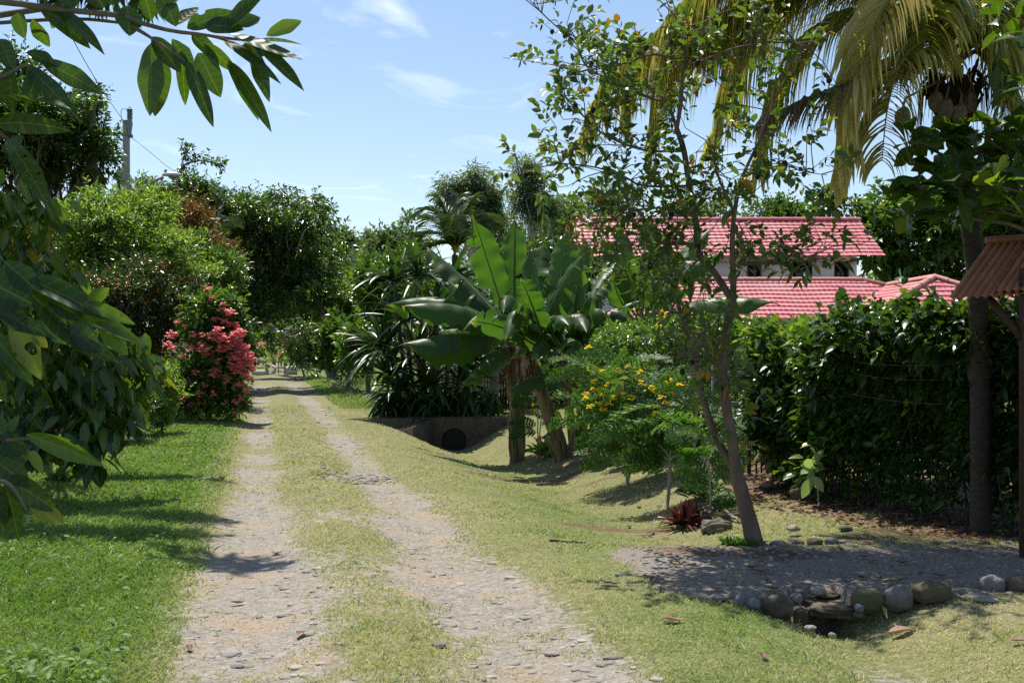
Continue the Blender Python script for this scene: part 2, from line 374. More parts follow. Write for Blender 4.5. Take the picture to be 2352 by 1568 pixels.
G_DARK = [(0., (.024, .056, .012)), (.5, (.048, .10, .02)), (.85, (.095, .165, .03)), (1., (.2, .22, .045))]
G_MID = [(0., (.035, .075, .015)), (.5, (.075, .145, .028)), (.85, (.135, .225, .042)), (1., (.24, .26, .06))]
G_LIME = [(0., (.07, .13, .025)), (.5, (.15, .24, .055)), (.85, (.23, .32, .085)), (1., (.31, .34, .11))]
G_HAZE = [(0., (.06, .10, .055)), (.5, (.10, .15, .08)), (1., (.17, .21, .11))]  # pale bluish leaf colour paints in the distance haze
M = dict(
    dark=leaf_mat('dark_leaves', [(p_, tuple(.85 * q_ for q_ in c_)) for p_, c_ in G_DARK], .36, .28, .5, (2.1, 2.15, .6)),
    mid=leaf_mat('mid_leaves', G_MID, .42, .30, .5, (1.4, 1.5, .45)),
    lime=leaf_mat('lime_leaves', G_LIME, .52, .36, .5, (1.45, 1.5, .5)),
    far=leaf_mat('far_hazed_leaves', G_HAZE, .45, .5, .3),
    redtip=leaf_mat('red_tipped_leaves', [(0., (.022, .05, .012)), (.55, (.05, .095, .02)), (.86, (.08, .13, .025)), (.92, (.28, .05, .03)), (1., (.36, .07, .04))], .3, .32),
    rust=leaf_mat('rusty_leaves', [(0., (.07, .06, .02)), (.5, (.15, .08, .025)), (1., (.22, .12, .03))], .35, .5),
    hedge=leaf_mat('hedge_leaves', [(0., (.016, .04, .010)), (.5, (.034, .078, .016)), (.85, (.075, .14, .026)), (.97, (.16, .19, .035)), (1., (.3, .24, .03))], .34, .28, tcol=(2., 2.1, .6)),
    guava=leaf_mat('guava_leaves', [(0., (.045, .085, .022)), (.5, (.09, .15, .035)), (.82, (.15, .2, .05)), (.92, (.22, .2, .04)), (1., (.38, .19, .03))], .42, .42, tcol=(1.4, 1.45, .45)),
    big=leaf_mat('broad_glossy_leaves', [(0., (.026, .058, .013)), (.5, (.055, .11, .018)), (.85, (.10, .17, .028)), (1., (.21, .23, .03))], .44, .3, .5, (1.7, 1.75, .35), 42., 9., True),
    noni=leaf_mat('drooping_broad_leaves', [(0., (.022, .055, .011)), (.5, (.05, .105, .018)), (.9, (.11, .19, .03)), (.97, (.17, .2, .035)), (1., (.5, .33, .03))], .42, .28, .5, vein=50.),
    banana=leaf_mat('banana_blade', [(0., (.03, .065, .018)), (.5, (.062, .125, .028)), (.9, (.11, .19, .042)), (1., (.25, .19, .07))], .46, .42, .38, (1.35, 1.7, .4), 230., 1.5),
    strap=leaf_mat('strap_leaves', [(0., (.02, .055, .016)), (.5, (.04, .09, .022)), (.9, (.09, .15, .035)), (1., (.3, .26, .1))], .3, .32),
    feather=leaf_mat('feathery_leaves', [(0., (.04, .10, .022)), (.5, (.075, .165, .035)), (1., (.14, .24, .06))], .45, .5, .3, (1.4, 1.5, .5)),
    frond=leaf_mat('coconut_leaflets', [(0., (.06, .10, .02)), (.4, (.16, .20, .042)), (.7, (.34, .325, .10)), (1., (.60, .52, .25))], .46, .26, .8, (1.4, 1.45, .5)),
    greenfrond=leaf_mat('green_palm_leaflets', [(0., (.025, .055, .018)), (.5, (.05, .09, .028)), (1., (.10, .14, .045))], .28, .35),
    deadfrond=leaf_mat('dead_palm_leaflets', [(0., (.16, .12, .09)), (.6, (.27, .21, .165)), (1., (.38, .30, .24))], .2, .6, .3, (1, .9, .7)),
    brom=leaf_mat('bromeliad_leaves', [(0., (.04, .02, .015)), (.5, (.10, .026, .022)), (1., (.19, .05, .03))], .2, .35, tcol=(1.4, .7, .4)),
    pale=leaf_mat('pale_leaves', [(0., (.12, .2, .09)), (.6, (.28, .38, .22)), (1., (.38, .48, .3))], .35, .35),
    pink=leaf_mat('pink_bracts', [(0., (.74, .17, .20)), (.5, (.86, .30, .31)), (1., (.92, .55, .52))], .52, .6, .2, (1.05, .95, .95)),
    yellow=leaf_mat('yellow_petals', [(0., (.86, .56, .015)), (.5, (.9, .68, .03)), (1., (.92, .77, .08))], .5, .5, .2, (1.05, 1.05, .8)),
    litter=leaf_mat('dry_leaves', [(0., (.10, .055, .035)), (.5, (.20, .115, .07)), (.85, (.33, .2, .13)), (1., (.5, .38, .27))], .12, .6, .3, (1.2, .9, .5)),
    bark=bark_mat('grey_brown_bark', (.10, .085, .065), (.24, .205, .165)),
    palebark=bark_mat('pale_bark', (.33, .30, .26), (.52, .49, .43)),
    guavabark=bark_mat('smooth_mottled_bark', (.11, .075, .055), (.23, .18, .145), 10, .7),
    palmbark=bark_mat('ringed_palm_bark', (.045, .036, .03), (.11, .092, .076), 16, .9, (1, 1, 2.5), .9),
    bananastem=bark_mat('banana_sheath', (.10, .07, .04), (.34, .26, .155), 12, .7, (1.5, 1.5, .12), .5),
    bananagreen=bark_mat('green_petiole', (.12, .16, .04), (.25, .28, .09), 8, .5, (1, 1, .2), .2),
    fibre=bark_mat('palm_fibre', (.04, .025, .015), (.13, .075, .04), 30, .95, (2, 2, .3), .9),
    rachis=plain_mat('palm_rachis', (.26, .2, .05), (.42, .33, .1), 12, .45, .4),
    root=bark_mat('weathered_root', (.17, .14, .115), (.36, .31, .265), 20, .9),
    fruit=plain_mat('blackened_fruit_pipe_dark', (.012, .010, .008), (.035, .028, .02), 60, .7),
    nut=plain_mat('brown_husk', (.14, .1, .07), (.27, .21, .16), 30, .8),
    stone=stone_mat('river_stone', (.11, .10, .088), (.23, .21, .19)),
    brownstone=stone_mat('brown_mossy_stone', (.075, .058, .043), (.175, .14, .10), mossy=.8),
    bluestone=stone_mat('blue_grey_stone', (.11, .12, .135), (.21, .22, .235), mossy=.1),
    palestone=stone_mat('pale_stone', (.22, .195, .165), (.36, .32, .275), mossy=.1),
    concrete=plain_mat('weathered_concrete', (.22, .20, .17), (.36, .335, .3), 14, .9, .2, .4),
    darkconcrete=plain_mat('dark_brown_concrete', (.075, .055, .038), (.16, .12, .08), 9, .95, .2, .5),  # darker, browner concrete for the headwall and its wing
    polewood=plain_mat('grey_pole_concrete', (.30, .295, .285), (.43, .42, .40), 20, .9, .2),
    greypaint=plain_mat('grey_painted_metal', (.26, .29, .33), (.33, .36, .40), 10, .5, .4),
    wire=plain_mat('dark_wire', (.04, .04, .042), (.06, .06, .063), 10, .85, .1),
    insul=plain_mat('grey_ceramic', (.16, .19, .23), (.24, .27, .31), 10, .3, .5),
    lampwhite=plain_mat('pale_lamp_shell', (.55, .56, .58), (.68, .68, .69), 10, .35, .5),
    blackmetal=plain_mat('black_metal', (.02, .022, .026), (.04, .043, .05), 10, .4, .5),
    darkwood=plain_mat('dark_brown_wood', (.035, .02, .014), (.085, .045, .028), 25, .8),
    palewood=plain_mat('pale_pickets', (.38, .34, .28), (.56, .51, .43), 20, .8),
    white=plain_mat('white_render', (.80, .79, .78), (.86, .85, .84), 6, .9, .2),
    greenwall=plain_mat('dark_green_render', (.045, .075, .04), (.065, .10, .055), 6, .9, .2),
    fascia=plain_mat('dark_red_gutter', (.30, .025, .02), (.38, .04, .03), 6, .45, .5),
    soffit=plain_mat('dark_soffit', (.05, .05, .055), (.08, .08, .085), 6, .8, .2),
    glass=plain_mat('dark_window_glass', (.008, .008, .01), (.016, .016, .018), 4, .12, .5, 0.),
    ridge=plain_mat('faded_ridge_cap', (.50, .22, .18), (.62, .30, .24), 6, .5, .4, .1),
    rustroof=plain_mat('rusty_orange_corrugated_sheet', (.33, .12, .065), (.47, .21, .12), 9, .55, .4, .15),
    white2=plain_mat('white_pipe', (.4, .39, .36), (.55, .53, .5), 12, .8, .2),
)

def roof_material():
    m = NT('red_painted_roof_sheet'); p = m.pos(); n1 = m.noise(.9, 5, .6, p); n2 = m.noise(9, 4, .6, p)
    mp = m.n('ShaderNodeMapping'); mp.inputs['Scale'].default_value = (2.6, .35, .35); m.l(p, mp.inputs['Vector']); n3 = m.noise(2.2, 5, .6, mp.outputs[0])
    c = m.ramp(n2.outputs[0], [(.3, (.48, .11, .12)), (.7, (.58, .17, .175))])
    c = m.mix(m.ramp(n1.outputs[0], [(.45, (0, 0, 0)), (.75, (.6, .6, .6))]), c, (.64, .30, .285))
    c = m.mix(m.ramp(n3.outputs[0], [(.55, (0, 0, 0)), (.8, (.55, .55, .55))]), c, (.24, .085, .075))
    return m.done(m.pbsdf(c, m.ramp(n1.outputs[0], [(.3, (.4, .4, .4)), (.7, (.7, .7, .7))]), .45, m.bump(n2.outputs[0], .2, .01)))
M['roof'] = roof_material()

# ground ------------------------------------------------------------
def ground_material():
    m = NT('ground'); p = m.pos()
    sep = m.n('ShaderNodeSeparateColor'); m.l(m.attr('mask', 'Color'), sep.inputs[0])
    dirt, lush, drive = sep.outputs[0], sep.outputs[1], sep.outputs[2]
    lit = m.n('ShaderNodeAttribute', attribute_name='litter').outputs['Fac']
    n1 = m.noise(1.6, 6, .62, p); n2 = m.noise(16, 5, .6, p); n3 = m.noise(90, 3, .6, p); n4 = m.noise(.7, 3, .5, p)
    vo = m.n('ShaderNodeTexVoronoi', i_Scale=26.); m.l(p, vo.inputs['Vector'])
    vs = m.n('ShaderNodeTexVoronoi', i_Scale=85.); m.l(p, vs.inputs['Vector'])
    gra = m.ramp(n2.outputs[0], [(.3, (.175, .152, .127)), (.55, (.27, .24, .203)), (.75, (.36, .322, .275))])
    gra = m.mix(m.ramp(n1.outputs[0], [(.50, (0, 0, 0)), (.68, (1, 1, 1))]), gra, (.31, .235, .155))
    peb = m.n('ShaderNodeSeparateColor'); m.l(vo.outputs['Color'], peb.inputs[0])
    gra = m.mix(m.math('MULTIPLY', m.math('GREATER_THAN', peb.outputs[0], .72), .35), gra, (.285, .27, .255))
    pe2 = m.n('ShaderNodeSeparateColor'); m.l(vs.outputs['Color'], pe2.inputs[0])
    gra = m.mix(m.math('MULTIPLY', m.math('LESS_THAN', pe2.outputs[0], .22), .45), gra, (.12, .105, .09))
    drv = m.ramp(n3.outputs[0], [(.35, (.125, .104, .088)), (.6, (.225, .19, .162)), (.75, (.34, .295, .25))])
    drv = m.mix(m.math('MULTIPLY', m.math('GREATER_THAN', pe2.outputs[1], .75), .4), drv, (.36, .33, .3))
    dry = m.ramp(n2.outputs[0], [(.3, (.14, .13, .06)), (.6, (.22, .2, .10)), (.8, (.31, .27, .15))])
    grn = m.ramp(n2.outputs[0], [(.3, (.055, .09, .016)), (.6, (.095, .15, .028)), (.85, (.155, .195, .045))])
    lf = m.math('ADD', lush, m.math('MULTIPLY', m.math('SUBTRACT', n1.outputs[0], .5), 1.1), clamp=True)
    gr = m.mix(lf, dry, grn)
    df = m.math('ADD', dirt, m.math('MULTIPLY', m.math('SUBTRACT', n2.outputs[0], .5), 1.5))
    df = m.math('ADD', df, m.math('MULTIPLY', m.math('SUBTRACT', n1.outputs[0], .5), .9))
    df = m.ramp(df, [(.30, (0, 0, 0)), (.70, (1, 1, 1))])
    c = m.mix(df, gr, gra)
    dd = m.math('ADD', drive, m.math('MULTIPLY', m.math('SUBTRACT', n2.outputs[0], .5), .9))
    c = m.mix(m.ramp(dd, [(.4, (0, 0, 0)), (.6, (1, 1, 1))]), c, drv)
    lc = m.ramp(n3.outputs[0], [(.35, (.075, .045, .028)), (.6, (.17, .105, .06)), (.8, (.28, .18, .10))])
    ll = m.math('ADD', lit, m.math('MULTIPLY', m.math('SUBTRACT', n2.outputs[0], .5), 1.1))
    c = m.mix(m.ramp(ll, [(.42, (0, 0, 0)), (.62, (1, 1, 1))]), c, lc)
    h = m.math('ADD', m.math('MULTIPLY', n2.outputs[0], .6), m.math('MULTIPLY', vo.outputs['Distance'], -.5))
    return m.done(m.pbsdf(c, .9, .15, m.bump(m.math('ADD', h, m.math('MULTIPLY', n3.outputs[0], .3)), .7, .03)))

def grass_material():
    m = NT('grass_blades'); v = m.attr('v')
    c = m.ramp(v, [(0., (.62, .54, .36)), (.3, (.43, .41, .22)), (.5, (.265, .315, .11)), (.75, (.2, .3, .055)), (1., (.13, .225, .034))])
    b = m.pbsdf(c, .5, .3); t = m.n('ShaderNodeBsdfTranslucent'); m.l(m.mix(1., c, (1.1, 1.25, .6), 'MULTIPLY'), t.inputs[0])
    s = m.n('ShaderNodeMixShader', i_0=.35); m.l(b, s.inputs[1]); m.l(t.outputs[0], s.inputs[2])
    return m.done(s.outputs[0])
# ------------------------------------------------------------ camera, light, sky
SUN_EL, SUN_AZ = 64.0, -26.0       # azimuth from +Y, negative = to the left
cam = bpy.data.cameras.new('camera'); co = bpy.data.objects.new('camera', cam); COL.objects.link(co)
cam.sensor_width = 36; cam.lens = FPX / 2352 * 36; cam.shift_y = (HY - 784) / 2352
co.location = (0, 0, CAMZ); co.rotation_euler = (math.pi / 2, 0, 0)
cam.clip_start = .05; cam.clip_end = 3000
scene.camera = co
sl = bpy.data.lights.new('sun', 'SUN'); so = bpy.data.objects.new('sun', sl); COL.objects.link(so)
sl.energy = 4.9; sl.angle = math.radians(.53); sl.color = (1., .95, .86)
el, az = math.radians(SUN_EL), math.radians(SUN_AZ)
sdir = Vector((math.sin(az) * math.cos(el), math.cos(az) * math.cos(el), math.sin(el)))
so.rotation_euler = (-sdir).to_track_quat('-Z', 'Y').to_euler()
w = bpy.data.worlds.new('World'); scene.world = w; w.use_nodes = True
nt = w.node_tree; nt.nodes.clear()
def wn(ty): return nt.nodes.new(ty)
sky = wn('ShaderNodeTexSky'); sky.sky_type = 'NISHITA'; sky.sun_disc = False
sky.sun_elevation = el; sky.sun_rotation = az; sky.air_density = 1.0; sky.dust_density = .5; sky.ozone_density = 1.5
bg = wn('ShaderNodeBackground'); bg.inputs[1].default_value = .10
tc = wn('ShaderNodeTexCoord')
# thin wisps of cirrus in the sky, laid out by direction
sx = wn('ShaderNodeSeparateXYZ'); nt.links.new(tc.outputs['Generated'], sx.inputs[0])
def wm(op, a, b=0., clamp=False):
    q = wn('ShaderNodeMath'); q.operation = op; q.use_clamp = clamp
    for k, v in enumerate((a, b)):
        if hasattr(v, 'is_output'): nt.links.new(v, q.inputs[k])
        else: q.inputs[k].default_value = v
    return q.outputs[0]
zc = wm('MAXIMUM', sx.outputs[2], .03)
cx = wn('ShaderNodeCombineXYZ'); nt.links.new(wm('DIVIDE', sx.outputs[0], zc), cx.inputs[0]); nt.links.new(wm('DIVIDE', sx.outputs[1], zc), cx.inputs[1])
mp = wn('ShaderNodeMapping'); mp.inputs['Scale'].default_value = (.9, .55, 1); mp.inputs['Rotation'].default_value = (0, 0, .25)
mp.inputs['Location'].default_value = (.35, .15, 0)
nt.links.new(cx.outputs[0], mp.inputs['Vector'])
cn = wn('ShaderNodeTexNoise'); cn.inputs['Scale'].default_value = 1.6; cn.inputs['Detail'].default_value = 9; cn.inputs['Roughness'].default_value = .62
cn.inputs['Distortion'].default_value = .9
nt.links.new(mp.outputs[0], cn.inputs['Vector'])
cr = wn('ShaderNodeValToRGB'); e = cr.color_ramp.elements; e[0].position = .56; e[0].color = (0, 0, 0, 1); e[1].position = .82; e[1].color = (1, 1, 1, 1)
nt.links.new(cn.outputs[0], cr.inputs[0])
mx = wn('ShaderNodeMix'); mx.data_type = 'RGBA'
nt.links.new(wm('MULTIPLY', cr.outputs[0], .55), mx.inputs[0]); nt.links.new(sky.outputs[0], mx.inputs[6]); mx.inputs[7].default_value = (9.5, 10, 10.6, 1)
nt.links.new(mx.outputs[2], bg.inputs[0])
wo = wn('ShaderNodeOutputWorld'); nt.links.new(bg.outputs[0], wo.inputs[0])
vs = scene.view_settings; scene.display_settings.display_device = 'sRGB'
vs.view_transform = 'Standard'; vs.look = 'None'; vs.gamma = 1; vs.use_curve_mapping = False; vs.exposure = 0.58
cy = scene.cycles
cy.max_bounces = 7; cy.diffuse_bounces = 3; cy.glossy_bounces = 2; cy.transmission_bounces = 4; cy.transparent_max_bounces = 6; cy.volume_bounces = 0
cy.caustics_reflective = False; cy.caustics_refractive = False; cy.use_adaptive_sampling = False; cy.adaptive_threshold = .015
cy.use_denoising = False; scene.render.filter_size = 1.3; cy.sample_clamp_indirect = 6

# ------------------------------------------------------------ the ground, one sheet
def axis(lo, hi, step, far, grow=1.12):
    a = list(np.arange(lo, hi + 1e-6, step)); s = step; x = hi
    while x < far: s *= grow; x += s; a.append(x)
    return a
ys = axis(2.6, 34, .1, 900); s = .1; x = 2.6; pre = []
while x > -60: s *= 1.25; x -= s; pre.append(x)
ys = np.array(pre[::-1] + ys)
r = axis(0, 9, .1, 700); xs = np.array([-q for q in r[::-1]] + r[1:])
X, Y = np.meshgrid(xs, ys); Xf, Yf = X.ravel(), Y.ravel()
Z = zg(Xf, Yf)
def masks(x, y):
    u = road_u(x, y); n = fbm(x, y, 1.3) - .5; n2 = fbm(x, y, .35, 2) - .5
    near = sstep(14, 6, y)
    wl = .27 + .19 * near; wr = .29 + .19 * near
    rut = np.maximum(np.exp(-((u + .72) / wl) ** 4), np.exp(-((u - .75) / wr) ** 4))
    patch = .25 * np.exp(-(u / 1.3) ** 4)
    bare = fbm(x, y, .55, 3) - .5
    dirt = np.clip(rut * (.54 + .2 * near) + patch * (.5 + near * .85) + n * .75 + bare * .85 + n2 * .2, 0, 1) * np.exp(-(np.abs(u) / 1.65) ** 8)
    # bare patch in the drain in front of the little culvert
    dirt = np.maximum(dirt, .75 * np.exp(-(((x - 2.05) / .38) ** 2 + ((y - 6.15) / .5) ** 2)))
    lush = np.where(u < 0, sstep(-.95, -1.6, u), 0.)
    uc = np.interp(y, [5, 7.6, 12, 20, 27, 60], [2.5, 2.95, 3.15, 3.45, 3.65, 3.6])
    lush = lush + .42 * np.exp(-((u - uc + .7) / .8) ** 2) * sstep(26, 14, y) + .25 * sstep(4.3, 5.5, u) + .6 * sstep(27, 33, y) * sstep(1.3, 2, u)
    lush = np.clip(lush + n * .5 + .16, 0, 1)
    drive = sstep(7.55, 7.72, y + n * .1) * (1 - sstep(9.3, 9.6, y + n * .3)) * sstep(.55, 1.15, x + n * .8)
    xh = hedge_x(y)
    litter = sstep(xh - 1.1, xh + .1, x + n * .9) * sstep(9.6, 10.2, y) * sstep(18, 15, y)
    litter = np.maximum(litter, .55 * sstep(3.3, 4.6, u) * sstep(21.5, 20.4, y) * sstep(18, 19, y))
    litter = np.maximum(litter, .9 * np.exp(-((x - (.9 + .06 * (y - 8.5))) / .35) ** 2) * sstep(7.6, 8, y) * sstep(9.6, 9.2, y) * .35)
    # bare shaded soil under the shrubs on the left
    # raked clippings and dead leaves in streaks on the mown side
    sw = fbm(x * .8 + y * .3, y * 1.6, .9, 4); litter = np.maximum(litter, .62 * sstep(.56, .68, sw) * sstep(1.5, 2.6, u) * sstep(24, 18, y))
    litter = np.maximum(litter, sstep(-2.2, -3.4, u + n) * sstep(17, 21, y) * .8)
    return dirt, lush, drive, litter
def hedge_x(y):  # foot of the hedge, left end far, right end near
    return np.interp(y, [9.4, 10.0, 10.6, 12, 13.6, 15.5], [4.75, 4.3, 3.95, 3.4, 3.05, 3.2])
gm = MB(); nx, ny = len(xs), len(ys)
i, j = np.meshgrid(np.arange(ny - 1), np.arange(nx - 1), indexing='ij'); a = i * nx + j
gm.add(np.stack([Xf, Yf, Z], -1), np.stack([a, a + 1, a + nx + 1, a + nx], -1).reshape(-1, 4))
ground = gm.build('ground', ground_material()); tag(ground, 'grassy verge with a stony two-rut track across it', None, kind='structure')
d_, l_, v_, t_ = masks(Xf, Yf)
ca = ground.data.attributes.new('mask', 'FLOAT_COLOR', 'POINT')
ca.data.foreach_set('color', np.stack([d_, l_, v_, np.ones_like(d_)], -1).astype(np.float32).ravel())
la = ground.data.attributes.new('litter', 'FLOAT', 'POINT'); la.data.foreach_set('value', t_.astype(np.float32))

# ------------------------------------------------------------ grass
def scatter(n, y0, y1, xm=.62):
    """ground points, thinning out with the square of the distance"""
    u = rng.random(n); y = y0 * (y1 / y0) ** u
    x = (rng.random(n) * 2 - 1) * (xm * y)
    return x, y
def blades(x, y, v, h, wd, lean=.55):
    n = len(x); mb = MB()
    b = np.stack([x, y, zg(x, y) - .004], -1); az = rng.random(n) * 6.283
    d = np.stack([np.cos(az) * lean, np.sin(az) * lean, np.ones(n)], -1) + rng.normal(size=(n, 3)) * .25; d[:, 2] = np.maximum(np.abs(d[:, 2]), .25); d = nrm(d)
    s = nrm(np.cross(d, rvec(n))); f = np.stack([np.cos(az), np.sin(az), np.zeros(n)], -1)
    m = b + d * (h * .55)[:, None]; t = b + d * (h * .95)[:, None] + f * (h * .35)[:, None] - UP * (h * .12)[:, None]
    V = np.stack([b - s * wd[:, None], b + s * wd[:, None], m - s * (wd * .8)[:, None], m + s * (wd * .8)[:, None], t], 1)
    k = np.arange(n)[:, None] * 5
    mb.add(V.reshape(-1, 3), k + np.array([[0, 1, 3, 2]]), np.repeat(v, 5))
    mb.F.append(k + np.array([[2, 3, 4]]))
    return mb
GRASS = grass_material()
x, y = scatter(520000, 4.2, 34)
u = road_u(x, y); d_, l_, v_, t_ = masks(x, y)
fine = fbm(x, y, 7., 2)
keep = rng.random(len(x)) > np.clip(sstep(.3, .95, d_ + (fine - .5) * 1.3) * .95, 0, 1)
keep &= rng.random(len(x)) > np.clip(v_ * 1.02 * (1 - .25 * (fine > .62)), 0, .97)
keep &= rng.random(len(x)) > np.clip(t_ * 1.0, 0, .93)
keep &= ~((np.abs(x - 2.04) < .16) & (y > 7.3) & (y < 7.9))
left = u < -1.1
keep &= ~(rng.random(len(x)) > np.where(left, 1.0, .80))
x, y, u, l_, left, d_ = (q[keep] for q in (x, y, u, l_, left, d_))
dd = np.sqrt(y / 6.)
tall = fbm(x, y, 1.1, 2)
h = np.where(left, .032 + .045 * tall * sstep(-1.1, -1.9, u), .013 + .016 * tall) * (.6 + .8 * rng.random(len(x)))
mid = (np.abs(u) < .45); h = np.where(mid, h * 1.3, h); h = h * (.55 + 1.1 * fbm(x, y, 5., 2))
wd = np.where(left, .0034, .0024) * (.7 + .6 * rng.random(len(x))) * np.maximum(1, y / 6.0) ** .9
v = np.clip(.10 + .62 * l_ + .6 * (fbm(x, y, 1.7, 4) - .5) + rng.normal(size=len(x)) * .17, 0, 1)
v = np.where(u > 1.2, v - .03, v); v = v - .16 * sstep(1.9, 2.6, u) * sstep(7.7, 7., y); v = np.where(left, np.clip(v + .06 - .25 * (fbm(x, y, .8, 2) - .5), .3, 1), v)
g = blades(x, y, v, h, wd).build('short_grass', GRASS, smooth=False)
tag(g, 'short mown grass, lush on the left and straw coloured on the right', None, kind='stuff')
# taller tufts here and there, missed by the mower
cxy = np.stack(scatter(260, 4.6, 22), -1); uu = road_u(cxy[:, 0], cxy[:, 1]); cxy = cxy[(uu < -1.0) | (np.abs(uu) < .3) | (uu > 1.6)]; cxy = cxy[~((cxy[:, 0] > .4) & (cxy[:, 1] > 7.3) & (cxy[:, 1] < 9.9))]
x = np.repeat(cxy[:, 0], 34); y = np.repeat(cxy[:, 1], 34); n = len(x); rr_ = np.repeat(.04 + .09 * rng.random(len(cxy)), 34); x = x + rng.normal(size=n) * rr_; y = y + rng.normal(size=n) * rr_
lf_ = road_u(x, y) < -1.; h = np.where(lf_, .09, .055) * (.5 + rng.random(n)); v = np.clip(np.where(lf_, .74, .5) + rng.normal(size=n) * .15, .05, 1)
tag(blades(x, y, v, h, .003 * np.maximum(1, y / 6.) ** .9 * (.7 + .6 * rng.random(n)), .8).build('grass_tufts', GRASS, smooth=False), 'taller tufts of grass left by the mower', None, kind='stuff')
# broad-leaved weeds in the near left lawn
x, y = scatter(16000, 4.4, 11); u = road_u(x, y)
k = (u < -1.35) & (rng.random(len(x)) < sstep(.42, .62, fbm(x, y, .9, 2)) * sstep(11, 7, y) + .05)
x, y = x[k], y[k]; n = len(x); az = rng.random(n) * 6.28
mb = MB(); leaves(mb, np.stack([x, y, zg(x, y) + .045 + .04 * rng.random(n)], -1), np.stack([np.cos(az), np.sin(az), rng.normal(size=n) * .25], -1), UP + rng.normal(size=(n, 3)) * .3,
                  .03 + .035 * rng.random(n), .011 + .008 * rng.random(n), T_MID, .2, np.clip(.55 + rng.normal(size=n) * .2, 0, 1))
tag(mb.build('lawn_weeds', leaf_mat('weed_leaves', [(0., (.06, .13, .03)), (.6, (.13, .23, .055)), (1., (.24, .34, .13))], .4, .55, .25)), 'broad leaved weeds in the near lawn', None, kind='stuff')
# taller rough grass on the far right verge
x = PX(640 + 330 * rng.random(16000), 1) ; y = 31 + 36 * rng.random(16000) ** 1.4
x = x * y; u = road_u(x, y); k = (u > 1.35) & (u < 7)
x, y = x[k], y[k]; n = len(x)
h = (.16 + .42 * fbm(x, y, .5, 2)) * sstep(1.2, 2.6, road_u(x, y)) * (.5 + .8 * rng.random(n)); h = h * sstep(31, 34, y) + .05
v = np.clip(.62 + rng.normal(size=n) * .15, .25, 1)
tag(blades(x, y, v, h, .012 * (.6 + .7 * rng.random(n)) * y / 35, .5).build('tall_verge_grass', GRASS, smooth=False), 'rough uncut grass on the far verge', None, kind='stuff')

# ------------------------------------------------------------ stones of the track (uncountable, pressed into the ruts)
def ico(sub):
    bm = bmesh.new(); bmesh.ops.create_icosphere(bm, subdivisions=sub, radius=1)
    V = np.array([v.co[:] for v in bm.verts]); F = np.array([[v.index for v in f.verts] for f in bm.faces]); bm.free(); return V, F
ICO1, ICO3 = ico(1), ico(4)
ICO2 = ico(2)
def pebbles(x, y, r, flat, v, sink=.35):
    mb = MB(); n = len(x); V0, F0 = ICO2
    az = rng.random(n) * 6.28; ca, sa = np.cos(az), np.sin(az)
    sc = np.stack([r * (.8 + .6 * rng.random(n)), r * (.7 + .4 * rng.random(n)), r * flat], -1)
    jit = 1 + .30 * (rng.random((n, 1, 1)) - .5) * np.sin(V0[None, :, 0:1] * 3 + az[:, None, None]) + .12 * np.sin(V0[None, :, 1:2] * 5 + 2 * az[:, None, None])
    W = V0[None] * sc[:, None] * jit
    W = np.stack([W[..., 0] * ca[:, None] - W[..., 1] * sa[:, None], W[..., 0] * sa[:, None] + W[..., 1] * ca[:, None], W[..., 2]], -1)
    W += np.stack([x, y, zg(x, y) + r * flat * sink], -1)[:, None]
    mb.add(W.reshape(-1, 3), ((np.arange(n) * len(V0))[:, None, None] + F0).reshape(-1, 3), np.repeat(v, len(V0))); return mb
def pebble_mat():
    m = NT('track_stones'); v = m.attr('v'); nz = m.noise(60, 4, .6, m.pos())
    c = m.ramp(v, [(0., (.14, .138, .135)), (.4, (.235, .218, .195)), (.7, (.33, .30, .265)), (1., (.46, .42, .365))])
    c = m.mix(m.math('MULTIPLY', nz.outputs[0], .5), c, (.2, .165, .125)); return m.done(m.pbsdf(c, .85, .25, m.bump(nz.outputs[0], .4, .01)))
PEB = pebble_mat()
x, y = scatter(26000, 4.4, 30, .55); u = road_u(x, y); d_, l_, v_, t_ = masks(x, y)
k = (rng.random(len(x)) < sstep(.3, .8, d_) * sstep(.36, .62, fbm(x, y, .8, 2)) * .42) & (np.abs(u) < 1.5)
x, y = x[k], y[k]; n = len(x)
r = .008 + .036 * rng.random(n) ** 3.5
r *= np.maximum(1, y / 12)
tag(pebbles(x, y, r, .32, np.clip(.55 + rng.normal(size=n) * .2, 0, 1), -.1).build('track_stones', PEB), 'stones pressed into the wheel ruts', None, kind='stuff')
# blue-grey rubble filling a pothole in the right rut
n = 230; x = P(815, 1090, 1)[0] * 14.9 + rng.normal(size=n) * .25; y = 14.9 + rng.normal(size=n) * .4
tag(pebbles(x, y, .012 + .03 * rng.random(n) ** 2, .6, np.clip(.45 + rng.normal(size=n) * .25, 0, 1), .0).build('rubble_patch', PEB), 'grey rubble filling a pothole in the right rut', None, kind='stuff')
# chips on the side drive
n = 1500; x = .9 + 5.0 * rng.random(n); y = 7.75 + 1.7 * rng.random(n)
tag(pebbles(x, y, .006 + .016 * rng.random(n) ** 2, .6, np.clip(.35 + rng.normal(size=n) * .3, 0, 1), .3).build('gravel_chips', PEB), 'loose gravel on the side drive', None, kind='stuff')
